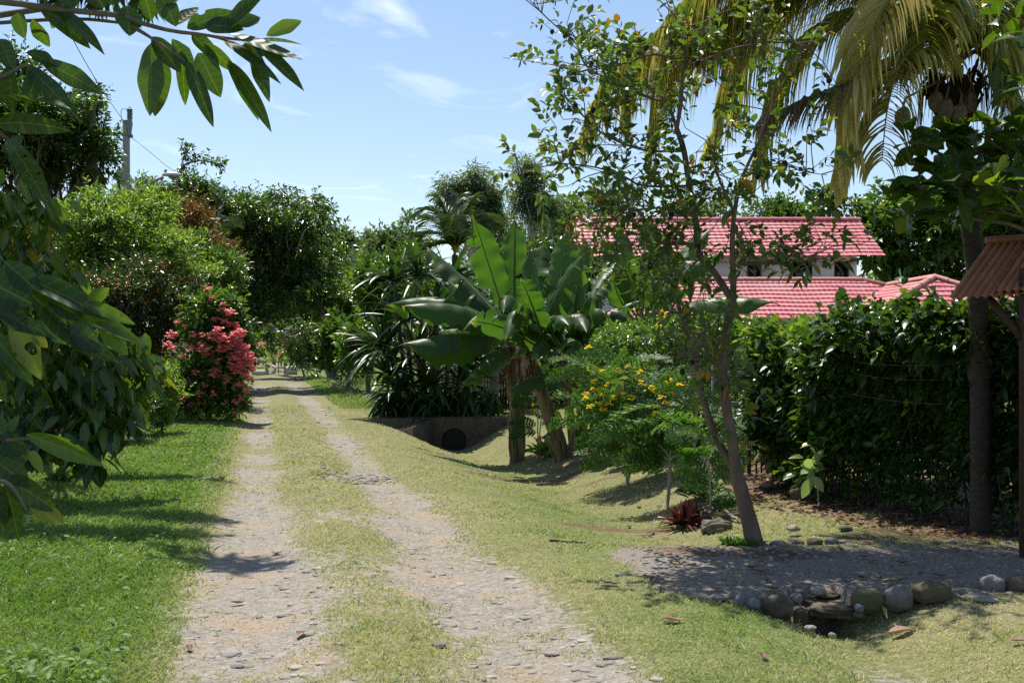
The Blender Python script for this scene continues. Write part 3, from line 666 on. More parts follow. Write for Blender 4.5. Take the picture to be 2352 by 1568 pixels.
# ------------------------------------------------------------ individual stones
def stone(name, label, c, hx, hy, hz, mat, rz=0., seed=0, group=None, cat='stone', blocky=0.):
    V, F = ICO3; r = np.random.default_rng(seed + 40)
    V = V.copy()
    if blocky: V = np.sign(V) * np.abs(V) ** (1 - blocky); 
    k = 1 + .09 * np.sin(V @ r.normal(size=3) * 2.2 + r.random() * 6) + .06 * np.sin(V @ r.normal(size=3) * 3.7 + 1) + .035 * np.sin(V @ r.normal(size=3) * 6 + 2) * np.sin(V @ r.normal(size=3) * 7) + .02 * np.sin(V @ r.normal(size=3) * 13) + .012 * r.normal(size=len(V))
    V = V * k[:, None] * A(hx, hy, hz)
    V = V @ np.array([[math.cos(rz), math.sin(rz), 0], [-math.sin(rz), math.cos(rz), 0], [0, 0, 1]])
    mb = MB(); mb.add(V + np.asarray(c), F)
    # origin at the stone's base
    o = mb.build(name, mat); off = Vector((c[0], c[1], c[2] - hz)); o.data.transform(__import__('mathutils').Matrix.Translation(-off)); o.location = off
    return tag(o, label, cat, group)
GS = 'stones edging the side drive'
S_ = M['stone']; SB = M['brownstone']; SL = M['bluestone']; SP = M['palestone']
def dstone(px, py, w, h, mat, label, Y=7.6, seed=0, rz=0., dep=.8, name='edging_stone', group=GS, blocky=0.):
    s = Y / FPX * .95; hx = w * s / 2; hz = h * s / 2
    return stone(name, label, P(px, py, Y), hx, hx * dep if dep < 3 else dep, hz, mat, rz, seed, group, blocky=blocky)
dstone(2278, 1343, 56, 52, S_, 'round upright grey boulder standing alone right of the gap in the drive edging', 7.75, 1)
dstone(2340, 1343, 66, 54, SB, 'brown boulder at the right end of the drive edging', 7.75, 2)
dstone(2137, 1360, 108, 62, SB, 'longest boulder of the drive edging, low and brown with a sloping top', 7.62, 3, blocky=.15)
dstone(2060, 1374, 74, 64, S_, 'smooth grey boulder between two brown ones in the drive edging', 7.6, 4)
dstone(1992, 1379, 78, 66, SB, 'squarish mossy brown boulder right of the flat lintel slab', 7.6, 5, blocky=.3)
dstone(1783, 1392, 74, 56, SB, 'dark block of stone holding the left side of the little drain', 7.62, 6, blocky=.3)
dstone(1731, 1386, 32, 30, SL, 'round blue grey cobble, larger of the pair left of the drain', 7.52, 7)
dstone(1700, 1378, 24, 30, SL, 'small egg shaped blue grey cobble, smaller of the pair left of the drain', 7.54, 8)
dstone(1681, 1390, 30, 30, SB, 'brown cobble behind the pair of blue grey cobbles', 7.6, 9)
dstone(1648, 1373, 48, 20, S_, 'low flat grey stone near the left end of the drive edging', 7.6, 10)
dstone(1604, 1371, 40, 13, SP, 'thin pale stone at the far left end of the drive edging', 7.6, 11)
dstone(1880, 1357, 36, 22, SP, 'pale angular stone lying on the gravel above the lintel slab', 7.8, 12, blocky=.2)
dstone(1838, 1357, 28, 14, S_, 'small grey stone on the gravel above the dark drain block', 7.8, 13)
dstone(1726, 1360, 18, 14, SP, 'small pale stone on the gravel above the blue grey cobbles', 7.8, 14)
dstone(1829, 1374, 30, 26, S_, 'grey stone wedged beside the left end of the lintel slab', 7.62, 15)
dstone(1900, 1364, 60, 16, SB, 'flat brown stone set just behind the lintel slab', 7.85, 16)
dstone(2262, 1375, 56, 18, SP, 'flat pale stone lying in the grass below the upright boulder', 7.45, 17)
dstone(2208, 1361, 13, 13, SL, 'tiny blue grey pebble in the gap of the drive edging', 7.62, 18)
dstone(1974, 1396, 26, 20, SL, 'small blue grey cobble propped at the right end of the lintel slab', 7.5, 19)
dstone(1974, 1412, 26, 18, SB, 'brown cobble under the small blue grey one by the drain', 7.5, 20)
dstone(1862, 1441, 28, 13, SP, 'long pinkish stone lying left of the drain mouth', 7.2, 21)
dstone(1912, 1459, 20, 15, SP, 'small pinkish stone in front of the drain mouth', 7.05, 22)
dstone(1906, 1391, 122, 30, SB, 'broad flat lintel slab roofing the little drain under the drive', 7.78, 23, name='lintel_slab', dep=1.4, blocky=.45)
dstone(1838, 1418, 36, 60, SB, 'mossy side stone of the drain, left of its dark mouth', 7.7, 24, blocky=.3)
dstone(1972, 1440, 30, 46, SB, 'mossy side stone of the drain, right of its dark mouth', 7.66, 25, blocky=.3)
lab = 'dark rounded stone in the shaded row along the back of the side drive'
for i, (px, py, w, h) in enumerate([(1744, 1252, 44, 20), (1786, 1250, 40, 22), (1826, 1248, 46, 24), (1872, 1246, 40, 26), (1908, 1244, 34, 26), (1940, 1248, 44, 20), (1990, 1250, 46, 20), (2040, 1248, 36, 18),
                                    (2097, 1252, 36, 22), (2147, 1250, 34, 18), (2187, 1252, 36, 22), (2219, 1250, 36, 24), (2262, 1250, 34, 20), (2310, 1252, 40, 22), (1706, 1256, 30, 14)]):
    dstone(px, py, w, h, S_ if i % 3 else SB, lab, 9.55 + .06 * (i % 3), 50 + i, group='stones along the back of the side drive')
dstone(1822, 1212, 32, 16, SP, 'pinkish grey stone on the lawn in front of the hedge, nearer the guava trunk', 10.5, 70, group='stones on the lawn by the hedge')
dstone(1942, 1213, 34, 15, S_, 'grey stone on the lawn in front of the hedge, farther from the guava trunk', 10.5, 71, group='stones on the lawn by the hedge')
dstone(1850, 1132, 74, 50, SB, 'big dark rock at the foot of the hedge behind the lawn', 12.6, 72, name='boulder', group=None)
dstone(1765, 1112, 30, 16, SP, 'pale stone at the left foot of the hedge by the black gate', 13.3, 73, name='stone', group=None)
dstone(1240, 1449, 34, 14, SL, 'dark flat stone on the track close to the camera', 6.6, 74, name='stone', group='single stones on the track') if 0 else None
for px, py, w, h, mt, lb in ((1008, 1480, 36, 14, S_, 'grey stone sticking out of the central grass strip close to the camera'), (1420, 1320, 20, 10, SL, 'dark pebble on the right edge of the track'),
                             (1270, 1500, 40, 10, SP, 'flat whitish stone on the right rut'), (530, 1497, 54, 7, SP, 'flat grey stone slab in the left rut close to the camera'), (545, 1530, 30, 7, S_, 'blue grey stone below the flat slab in the left rut'),
                             (1495, 1225, 18, 11, S_, 'small grey stone alone on the mown grass left of the guava trunk')):
    Y = CAMZ * FPX / (py - HY)
    for _ in range(3): Y = (CAMZ - g1(PX(px, Y), Y)) * FPX / (py + h * .3 - HY)
    dstone(px, py, w, h, mt, lb, Y, px % 37, name='stone', group='single stones on the track')

# fallen leaves one can count
def fallen(px, py, L, label, v, az=None, group='fallen leaves', curl=.35):
    Y = 8.0
    for _ in range(4): Y = (CAMZ - g1(PX(px, Y), Y)) * FPX / (py - HY)
    az = random.random() * 6.28 if az is None else az
    c = A(PX(px, Y), Y, g1(PX(px, Y), Y) + .012)
    ns = 8; s = np.linspace(0, 1, ns + 1); w = lanc(s) * L * .24; w[0] = w[-1] = .003
    mb = MB(); V = []
    for i in range(ns + 1):
        for t in (-1, -.5, 0, .5, 1):
            zz = curl * abs(t) ** 2 * w[i] * 1.3 + .05 * L * math.sin(s[i] * 5 + L * 90) + (s[i] - .5) ** 2 * L * curl * .8
            V.append(((s[i] - .5) * L, t * w[i] * (1 - .3 * curl * abs(t)), zz + .006))
    V = np.array(V); ca, sa = math.cos(az), math.sin(az)
    V = np.stack([V[:, 0] * ca - V[:, 1] * sa, V[:, 0] * sa + V[:, 1] * ca, V[:, 2]], -1)
    F = [[5 * i + j, 5 * i + 5 + j, 5 * i + 6 + j, 5 * i + 1 + j] for i in range(ns) for j in range(4)]
    mb.add(V, F, v); o = mb.build('fallen_leaf', M['litter']); o.location = c; return tag(o, label, 'leaf', group)
fallen(545, 1390, .11, 'red brown curled leaf on the left rut close to the camera', .25)
fallen(690, 1462, .12, 'brown dry leaf in the middle of the track close to the camera', .4)
fallen(435, 1495, .08, 'dark brown leaf on the left edge of the track close to the camera', .15)
fallen(635, 1275, .10, 'pale brown leaf beside the dark shadow on the left rut', .6)
fallen(2076, 1460, .2, 'large pale curled dead leaf in the grass below the boulders', .9, .2)
fallen(2064, 1447, .14, 'narrow whitish dead leaf standing over the large curled one', 1., 1.1)
fallen(1755, 1515, .09, 'red brown leaf on the near right grass', .2)
fallen(1545, 1430, .15, 'pale twisted dead leaf on the grass right of the track', .85, .3)
fallen(2346, 1480, .12, 'brown leaf on the grass at the right edge of the view', .55)
fallen(1985, 1470, .1, 'thin dead leaf on the grass right of the drain mouth', .65)
fallen(2045, 1402, .13, 'pinkish dead leaf curled under the smooth grey boulder', .75)
fallen(1410, 1345, .1, 'small brown leaf at the right edge of the track', .3)
lab = 'small curled brown dry leaf lying on the gravel of the side drive'
for i in range(46):
    px = 1480 + 780 * random.random(); py = 1266 + 92 * random.random() ** 1.1
    fallen(px, py, .05 + .06 * random.random(), lab, random.random() * .6, group='dry leaves on the side drive')
lab = 'small brown dry leaf lying on the mown grass left of the guava tree'
for i in range(18):
    fallen(1300 + 400 * random.random(), 1130 + 110 * random.random(), .06 + .06 * random.random(), lab, .1 + random.random() * .6, group='dry leaves on the mown grass')
# leaf litter nobody could count, at the hedge foot
n = 2600; y = 9.7 + 6.3 * rng.random(n); x = hedge_x(y) - .8 + 1.6 * rng.random(n)
az = rng.random(n) * 6.28; mb = MB()
leaves(mb, np.stack([x, y, zg(x, y) + .006 + .012 * rng.random(n)], -1), np.stack([np.cos(az), np.sin(az), rng.normal(size=n) * .15], -1), UP + rng.normal(size=(n, 3)) * .5, .035 + .06 * rng.random(n), .010 + .012 * rng.random(n), T_MID, .1, np.clip(.3 + rng.normal(size=n) * .25, 0, 1))
tag(mb.build('leaf_litter', M['litter']), 'brown leaf litter along the foot of the hedge', None, kind='stuff')

# ------------------------------------------------------------ the guava tree
YG = 9.6
def pp(l, Y=YG): return np.array([P(q[0], q[1], Y + (q[2] if len(q) > 2 else 0)) for q in l])
gb = P(1728, 1252, YG); gb[2] = g1(gb[0], gb[1]) - .02
guava = thing('guava_tree', 'slender leaning guava tree with dark fruit in front of the red roofed house', 'tree', gb)
tw = MB(); limbs = []
def smooth(pts, k=3):
    pts = np.asarray(pts, float); out = []
    for i in range(len(pts) - 1):
        p0 = pts[max(i - 1, 0)]; p1 = pts[i]; p2 = pts[i + 1]; p3 = pts[min(i + 2, len(pts) - 1)]
        for t in np.linspace(0, 1, k, endpoint=False):
            out.append(.5 * (2 * p1 + (p2 - p0) * t + (2 * p0 - 5 * p1 + 4 * p2 - p3) * t * t + (3 * p1 - p0 - 3 * p2 + p3) * t ** 3))
    out.append(pts[-1]); return np.array(out)
def limb(l, r0, r1, n=8, twig=True, mb=None):
    p = smooth(pp(l)); (mb or tw).tube(p, np.linspace(r0, r1, len(p)) * .78, n, rough=.1)
    if twig: limbs.append((p, r0))
p = smooth(np.concatenate([[gb + A(.03, 0, -.05)], pp([(1728, 1225), (1716, 1180), (1703, 1130), (1690, 1082)])])); tw.tube(p, np.linspace(.075, .055, len(p)) * (1 + .35 * np.exp(-np.arange(len(p)) / 1.5)), 10, rough=.06)
limb([(1690, 1082, 0), (1655, 1025, .05), (1625, 950, .12), (1596, 840, .2), (1566, 727, .3), (1545, 650, .35), (1528, 560, .4)], .05, .014)
limb([(1690, 1082, 0), (1682, 1010, -.05), (1668, 934, -.1), (1660, 814, -.1), (1684, 692, -.1)], .06, .045, twig=False)
limb([(1684, 692, -.1), (1640, 625, 0), (1606, 585, .05), (1600, 519, .1), (1583, 427, .1), (1571, 347, .05), (1554, 295, 0)], .04, .028)
limb([(1684, 692, -.1), (1684, 630, -.15), (1682, 553, -.2), (1688, 482, -.2), (1706, 405, -.3), (1745, 320, -.4), (1770, 230, -.45)], .036, .010)
limb([(1688, 490, -.2), (1655, 420, -.3), (1640, 360, -.45), (1650, 280, -.5)], .018, .006)
limb([(1554, 295, 0), (1564, 240, -.1), (1568, 170, -.15), (1576, 100, -.2), (1560, 50, -.2), (1525, 12, -.2)], .024, .005)
limb([(1554, 295, 0), (1531, 239, .1), (1483, 222, .2), (1392, 180, .3), (1344, 149, .3), (1323, 101, .3), (1264, 49, .25), (1212, -4, .2)], .02, .004)
limb([(1566, 139, -.15), (1500, 125, -.3), (1444, 144, -.4), (1380, 158, -.5), (1320, 166, -.5)], .014, .004)
limb([(1571, 347, .05), (1480, 345, -.1), (1392, 312, -.2), (1344, 271, -.2), (1300, 225, -.2), (1285, 195, -.2)], .014, .004)
limb([(1583, 427, .1), (1479, 427, -.1), (1434, 406, -.2), (1371, 385, -.3), (1288, 376, -.3), (1240, 385, -.3), (1174, 399, -.3)], .014, .003)
limb([(1569, 150, -.15), (1605, 143, -.3), (1682, 112, -.4), (1759, 98, -.4), (1828, 100, -.4), (1880, 118, -.4)], .012, .003)
limb([(1682, 610, -.15), (1740, 606, -.3), (1809, 602, -.4), (1872, 585, -.45), (1910, 602, -.45)], .014, .004)
limb([(1600, 519, .1), (1540, 480, .0), (1450, 485, -.1), (1385, 510, -.1), (1330, 520, -.1)], .015, .004)
limb([(1706, 405, -.3), (1790, 380, -.35), (1850, 395, -.4), (1900, 402, -.4)], .010, .003)
limb([(1605, 560, .05), (1500, 560, -.3), (1420, 580, -.45), (1370, 600, -.5)], .011, .003)
limb([(1660, 814, -.1), (1630, 760, -.3), (1600, 780, -.4), (1570, 830, -.45)], .012, .004)
limb([(1670, 900, -.1), (1640, 850, -.3), (1615, 880, -.4)], .010, .004)
limb([(1545, 650, .35), (1500, 640, .2), (1440, 650, .1)], .01, .004)
gl = MB(); fr_pos = []
pts = []; outs = []
for p, r0 in limbs:
    L = np.linalg.norm(np.diff(p, axis=0), axis=1).sum(); n = int(L * (19 if r0 < .03 else 6) + 4)
    for _ in range(n):
        t = .22 + .78 * random.random(); q = p[int(t * (len(p) - 1))]
        d = nrm(rvec(1)[0] * A(1, .8, .8) + A(0, 0, .25)); ln = .12 + .5 * random.random() ** 1.2
        e = q + d * ln; tw.tube(wig(q, e, 4, .06), [.005, .004, .003, .002], 4, caps=False)
        pts.append(e - d * ln * .25); outs.append(d)
        if random.random() < .55: pts.append(q + d * ln * .45); outs.append(nrm(d + rvec(1)[0] * .8))
        if random.random() < .09: fr_pos.append(q + d * ln * .6 - A(0, 0, .03))
tw.build('trunk', M['guavabark'], guava)
sprigs(gl, np.array(pts), np.array(outs), 8, .17, .084, .0215, T_MID, .2, .2, spread=1.0, v0=.5, vs=.2, flat=.6)
gl.build('crown', M['guava'], guava)
for q in fr_pos[:46]:
    V, F = ICO2; mb = MB(); r = .017 + .008 * random.random(); mb.add(V * A(r, r, r * 1.15) * (1 + .15 * np.sin(V[:, :1] * 7)) + q, F)
    mb.add(V * A(.008, .008, .006) + q + A(0, 0, -r * 1.15), F); mb.build('fruit', M['fruit'], guava)

# fern tuft at its foot
def tuft(name, label, cat, base, n, L, W, mat, spread=.8, T=T_STRAP, droop=.5, v0=.5, part='foliage', up=.5, vs=.2, nz=None):
    base = np.asarray(base, float); b = np.array([base[0], base[1], g1(base[0], base[1])]) if len(base) == 2 else base
    o = thing(name, label, cat, b); az = rng.random(n) * 6.28; e = up + (1.5 - up) * rng.random(n) ** 1.3
    d = np.stack([np.cos(az) * np.cos(e), np.sin(az) * np.cos(e), np.sin(e)], -1)
    mb = MB(); leaves(mb, b + d * .02 + rvec(n) * A(.05, .05, 0) * spread, d, UP + rng.normal(size=(n, 3)) * .3, L * (.6 + .5 * rng.random(n)), W * (.8 + .4 * rng.random(n)), T, droop, np.clip(v0 + rng.normal(size=n) * vs, 0, 1))
    mb.build(part, mat, o); return o
o = thing('fern', 'small tuft of fern at the foot of the guava trunk', 'fern', P(1700, 1250, 9.55))
mb = MB(); b0 = P(1700, 1252, 9.55); b0[2] = g1(b0[0], b0[1]); n = 300
q = b0 + rvec(n) * A(.14, .08, .0); d = nrm(rvec(n) + UP * 1.0); leaves(mb, q, d, UP + rvec(n), .05 + .1 * rng.random(n), .012, T_MID, .4, .4 * rng.random(n) + .1)
mb.build('fronds', M['feather'], o)

# ------------------------------------------------------------ coconut palm on the right
def frond(pts, nleaf, lmax, wid, side_hang, mat, parent, v0=.5, vs=.16, rach=.02, start=.12, tipv=.25, rmat='rachis', gap=0.):
    p = smooth(np.asarray(pts, float), 8); seg = np.concatenate([[0], np.cumsum(np.linalg.norm(np.diff(p, axis=0), axis=1))]); seg /= seg[-1]
    rb = MB(); rb.tube(p, np.linspace(rach, rach * .15, len(p)), 6, v=.5)
    s = start + (1 - start) * (np.arange(nleaf) + .5) / nleaf
    C = np.stack([np.interp(s, seg, p[:, k]) for k in range(3)], -1); C2 = np.stack([np.interp(np.minimum(s + .02, 1.02), np.append(seg, 1.03), np.append(p[:, k], p[-1, k] * 1.5 - p[-3, k] * .5)) for k in range(3)], -1)
    t = nrm(C2 - C); side = nrm(np.cross(t, UP + A(.02, .01, 0))); lmb = MB()
    prof = np.sin(np.pi * np.clip(.12 + .82 * (s - start) / (1 - start), 0, 1)) ** .55
    for sg in (-1, 1):
        n = len(s); keep = rng.random(n) > gap
        L = lmax * prof * (.9 + .2 * rng.random(n))
        d0 = nrm(side * sg * .9 + t * .65 + UP * .18 + rng.normal(size=(n, 3)) * .09)
        ns = 6; pos = C.copy(); cols = []; d = d0.copy()
        for i in range(ns + 1):
            f = i / ns; w = wid * (np.sin(np.pi * min(1, .25 + .75 * f)) ** .7 if i < ns else .05)
            yv = nrm(np.cross(d, t + rng.normal(size=(n, 3)) * .02)); cols.append((pos - yv * w, pos + np.cross(yv, d) * w * .45, pos + yv * w))
            pos = pos + d * (L / ns)[:, None]; d = nrm(d - UP * side_hang * (.5 + f) * (.85 + .3 * rng.random((n, 1))))
        Vv = np.stack([np.stack(c, 1) for c in cols], 1)[keep]; m = (ns + 1) * 3; n2 = len(Vv)
        F = np.array([[3 * i + j, 3 * i + 3 + j, 3 * i + 4 + j, 3 * i + 1 + j] for i in range(ns) for j in range(2)])
        vv = np.clip(v0 + rng.normal(size=n2) * vs, 0, 1)[:, None] + np.linspace(-.05, tipv, ns + 1).repeat(3)[None]
        lmb.add(Vv.reshape(-1, 3), ((np.arange(n2) * m)[:, None, None] + F[None]).reshape(-1, 4), np.clip(vv, 0, 1).ravel())
    o = lmb.build('frond', mat, parent); rb.build('rachis', M[rmat], o); return o
YP = 10.3
pb = P(2252, 1240, YP); pb[2] = g1(pb[0], pb[1])
palm = thing('coconut_palm', 'coconut palm with golden drooping fronds rising out of the hedge', 'palm', pb)
tk = MB(); tp = smooth(np.concatenate([[pb - A(0, 0, .1)], pp([(2253, 1100), (2252, 900), (2250, 780), (2244, 650), (2230, 520), (2212, 400), (2200, 290), (2195, 190)], YP)]), 8)
rr = np.linspace(.092, .08, len(tp)) * (1 + .045 * np.sin(np.arange(len(tp)) * 2.1)); tk.tube(tp, rr, 14, rough=.05); tk.build('trunk', M['palmbark'], palm)
fb = MB()
for i in range(60):
    a = random.random() * 6.28; c = P(2195, 215 + 80 * random.random(), YP); d = A(math.cos(a), math.sin(a), .0)
    fb.tube([c + d * .06 - A(0, 0, .12), c + d * .13 + A(0, 0, .08), c + d * (.18 + .1 * random.random()) + A(0, 0, .3)], [.012, .03, .012], 5, rough=.4)
for i in range(70):
    a = random.random() * 6.28; c = P(2190, 190, YP) + A(math.cos(a) * .2, math.sin(a) * .2, .1 * random.random())
    fb.tube([c, c + A(math.cos(a) * .08, math.sin(a) * .08, -.1), c + A(math.cos(a) * .1, math.sin(a) * .1, -.25 - .3 * random.random())], [.008, .006, .002], 3, caps=False)
fb.build('crown_fibre', M['fibre'], palm)
ct = P(2192, 120, YP)
def fr(l, n=95, lm=.8, wd=.017, hg=.28, mat='frond', **k):
    return frond([ct + A(0, 0, -.15)] + [P(a, b, YP + c) for a, b, c in l], n, lm, wd, hg, M[mat], palm, **k)
fr([(2120, -40, -.3), (2045, 0, -.5), (1985, 130, -.55), (1950, 270, -.55), (1934, 410, -.55)], 150, .72, .026, .42, v0=1., vs=.06)  # palest leaf colour paints this frond as sunlit
fr([(2060, -60, .1), (1850, -110, .25), (1640, -40, .3), (1500, 95, .3), (1400, 190, .3), (1345, 310, .3)], 125, .95, .019, .62, v0=.66, start=.36)
fr([(2080, -110, .2), (1920, -190, .2), (1740, -130, .2), (1610, 0, .2), (1545, 110, .2), (1515, 220, .2)], 125, 1.15, .019, .6, v0=.6, start=.36)
fr([(2100, -30, .5), (1980, -60, .9), (1840, -10, 1.2), (1730, 120, 1.4), (1670, 240, 1.5), (1630, 330, 1.5)], 125, 1.0, .017, .6, v0=.5)
fr([(2090, 60, .2), (1960, 40, .4), (1850, 120, .6), (1770, 260, .7), (1742, 400, .7)], 100, .75, .016, .55, v0=.6, vs=.2)
fr([(2110, 60, .3), (2010, 0, .5), (1900, -20, .6), (1790, 10, .6), (1700, 90, .6)], 115, 1.1, .018, .62, v0=.5, start=.36)
fr([(2100, -60, 0), (1980, -110, 0), (1860, -110, .1), (1740, -40, .1), (1660, 60, .1)], 125, 1.2, .02, .62, v0=.5, start=.36)
fr([(2100, -20, .3), (1960, -70, .5), (1780, -30, .6), (1600, 110, .6), (1530, 200, .6), (1500, 300, .6)], 115, 1.05, .019, .62, v0=.7, start=.36)
fr([(2090, -90, .3), (1900, -160, .5), (1700, -90, .5), (1560, 60, .5), (1470, 160, .5), (1440, 240, .5)], 115, 1.05, .019, .62, v0=.72, start=.36)
fr([(2110, 150, -.2), (1990, 185, -.3), (1870, 225, -.35), (1756, 275, -.4)], 95, .55, .015, .6, 'deadfrond', v0=.6, vs=.22, rmat='nut', start=.2)
fr([(2130, 140, -.4), (2075, 140, -.6), (2040, 240, -.7), (2026, 370, -.75)], 70, .6, .016, .5, v0=.72, vs=.16, gap=.15)
fr([(2250, -20, .1), (2310, -50, .1), (2380, 10, .1), (2430, 150, .1)], 105, .85, .018, .5, v0=.7)
fr([(2220, -90, .3), (2270, -170, .4), (2340, -140, .5), (2400, 0, .5)], 95, .85, .017, .5, v0=.55)
fr([(2235, 120, .1), (2275, 150, 0), (2310, 220, -.1), (2336, 320, -.2)], 75, .5, .015, .3, v0=.66, vs=.2)
fr([(2270, 60, .3), (2340, 40, .5), (2430, 110, .7), (2490, 260, .8)], 100, .85, .016, .45, v0=.45)
fr([(2230, -120, .9), (2300, -230, 1.5), (2400, -200, 2.1), (2480, -60, 2.5)], 90, .85, .016, .45, v0=.4)
fr([(2235, 60, -.1), (2250, 20, -.2), (2285, 60, -.3), (2310, 170, -.35)], 95, .75, .017, .5, v0=.55)
fr([(2160, 60, -.3), (2140, 10, -.5), (2128, 40, -.65), (2120, 130, -.7)], 85, .6, .017, .5, v0=.5)
for (px, py, dy) in ((2074, 270, -.5), (2150, 235, -.25), (2172, 250, -.3), (2226, 235, -.2), (2204, 262, -.3)):
    V, F = ICO3; mb = MB(); c = P(px, py, YP + dy); mb.add(V * A(.065, .065, .09) * (1 + .06 * np.sin(V[:, :1] * 4)) + c, F)
    mb.tube([c + A(0, 0, .08), c + A(.02, 0, .16), P(2190, 170, YP)], [.012, .01, .014], 5); mb.build('coconut', M['nut'], palm)

# ------------------------------------------------------------ broad-leaved branches entering from the right (trunk outside the picture)
tb = A(PX(2560, 9.0), 9.0, 0.); tb[2] = g1(tb[0], tb[1])
alm = thing('sea_almond_tree', 'broad leaved tree reaching in from the right above the rusty kiosk roof', 'tree', tb)
wt = MB(); wt.tube(smooth([tb - A(0, 0, .1), tb + A(.02, 0, 1.2), tb + A(-.05, 0, 2.4), tb + A(-.1, .1, 3.8)]), .1, 9)
lm = MB(); root = tb + A(-.04, 0, 2.2)
for (px, py, dy, sp, n, v0) in ((2100, 330, .3, 60, 9, .3), (2170, 310, .2, 55, 9, .35), (2235, 300, .1, 60, 10, .25), (2300, 330, .2, 60, 10, .25), (2120, 420, .2, 55, 9, .3), (2190, 430, .0, 55, 10, .3), (2260, 400, .0, 55, 10, .3),
                            (2330, 400, -.1, 50, 11, .7), (2285, 425, -.3, 40, 9, .72), (2310, 470, -.2, 50, 9, .6), (2200, 480, .1, 45, 7, .3), (2092, 500, .3, 32, 7, .5), (2060, 430, .35, 35, 5, .2), (2345, 330, .1, 60, 9, .25), (2345, 500, .1, 40, 8, .3), (2250, 340, .5, 70, 10, .2), (2150, 370, .5, 60, 9, .25)):
    c = P(px, py, 9.0 + dy); wt.tube(smooth([root, root * .5 + c * .5 + A(0, 0, .15), c]), np.linspace(.03, .006, 7), 5)
    n = int(n * 1.5); d = nrm(rvec(n) * A(1, 1, .5) + UP * .15); b = c + d * .02 + rvec(n) * sp * .33 * 9 / FPX
    leaves(lm, b, d, UP + rng.normal(size=(n, 3)) * .5, .19 + .11 * rng.random(n), .06 + .02 * rng.random(n), T_OBO, .3, np.clip(v0 + .12 + rng.normal(size=n) * .14, 0, 1))
n = 420; c = tb + A(.5, -.2, 4.0) + rvec(n) * A(1.4, 1.3, .9); leaves(lm, c, rvec(n), UP + rvec(n) * .5, .2, .055, T_OBO, .3, .3)
wt.build('trunk', M['bark'], alm); lm.build('foliage', M['big'], alm)

# ------------------------------------------------------------ hedge
def hedge_top(y): return np.interp(y, [9.6, 10.4, 11.2, 12.5, 13.6, 15], [1.62, 1.62, 1.6, 1.62, 1.58, 1.55])
hb = A(3.9, 11.5, 0.); hb[2] = g1(3.9, 11.5)
hedge = thing('hedge', 'tall dense hedge with a dark shaded face, running beside the side drive', 'hedge', hb)
n = 9500; y = 9.75 + 4.6 * rng.random(n) ** .9; t = rng.random(n)
xf = hedge_x(y) + .12; dq_ = rng.random(n); top = hedge_top(y) + (fbm(y * 1.0, dq_ * .9, 1.3, 3) - .55) * .85
face = t < .62; topm = (t >= .62) & (t < .9)
zz = np.where(face, .12 + (top - .12) * rng.random(n) ** .8, top - .06 * rng.random(n)); depth = dq_
bulge = (fbm(y, zz, 1.6, 3) - .5) * .95 - .10 * np.sin(np.clip(zz / 1.9, 0, 1) * 3.1)
xx = np.where(face, xf + .16 * sstep(12.6, 11.6, y) * sstep(1.75, 1.1, zz) + bulge + np.abs(rng.normal(size=n)) * .08, xf + .05 + 1.7 * depth)
inn = t >= .9; xx = np.where(inn, xf + .1 + 1.2 * rng.random(n), xx); zz = np.where(inn, .3 + (top - .4) * rng.random(n), zz)
p = np.stack([xx, y + rng.normal(size=n) * .05, zz + zg(xx, y)], -1)
out = np.where(face[:, None], A(-1, -.35, .25)[None], A(-.15, -.1, 1.)[None]) + rng.normal(size=(n, 3)) * .35
dens = ~(face & (zz < .55) & (rng.random(n) < .55))
hm = MB(); vv = .42
sprigs(hm, p[dens], nrm(out[dens]), 6, .16, .095, .024, T_MID, .25, .1, spread=1., v0=vv, vs=.2, flat=.6)
# end face of the hedge by the gate, lit bright
n = 700; yy = 14.1 + .5 * rng.random(n); xx = 3.1 + 1.7 * rng.random(n); zz = .2 + 1.6 * rng.random(n)
# pushed-up shoots along the top
k = 110; y2 = 9.9 + 3.2 * rng.random(k); x2 = hedge_x(y2) + .2 + .8 * rng.random(k); q0 = np.stack([x2, y2, hedge_top(y2) + zg(x2, y2) - .1], -1)
hw = MB()
for i in range(k):
    hh = .12 + .55 * random.random() ** 1.6; e = q0[i] + A(random.gauss(0, .08), random.gauss(0, .08), hh)
    hw.tube(wig(q0[i], e, 4, .05), [.006, .005, .004, .002], 4, caps=False)
    m_ = 5; sprigs(hm, q0[i] + (e - q0[i]) * rng.random((m_, 1)), nrm(rvec(m_) + UP * .4), 6, .14, .12, .036, T_MID, .35, .3, v0=.45, vs=.22)
for i in range(120):
    yq = 9.8 + 4.4 * random.random(); xq = float(hedge_x(yq)) + .15 + .35 * random.random(); zq = g1(xq, yq)
    hw.tube(wig(A(xq, yq, zq), A(xq + random.gauss(0, .25), yq + random.gauss(0, .3), zq + .6 + 1.0 * random.random()), 5, .06), np.linspace(.010, .004, 5), 4, caps=False)
hw.build('stems', M['palmbark'], hedge); hm.build('foliage', M['hedge'], hedge)
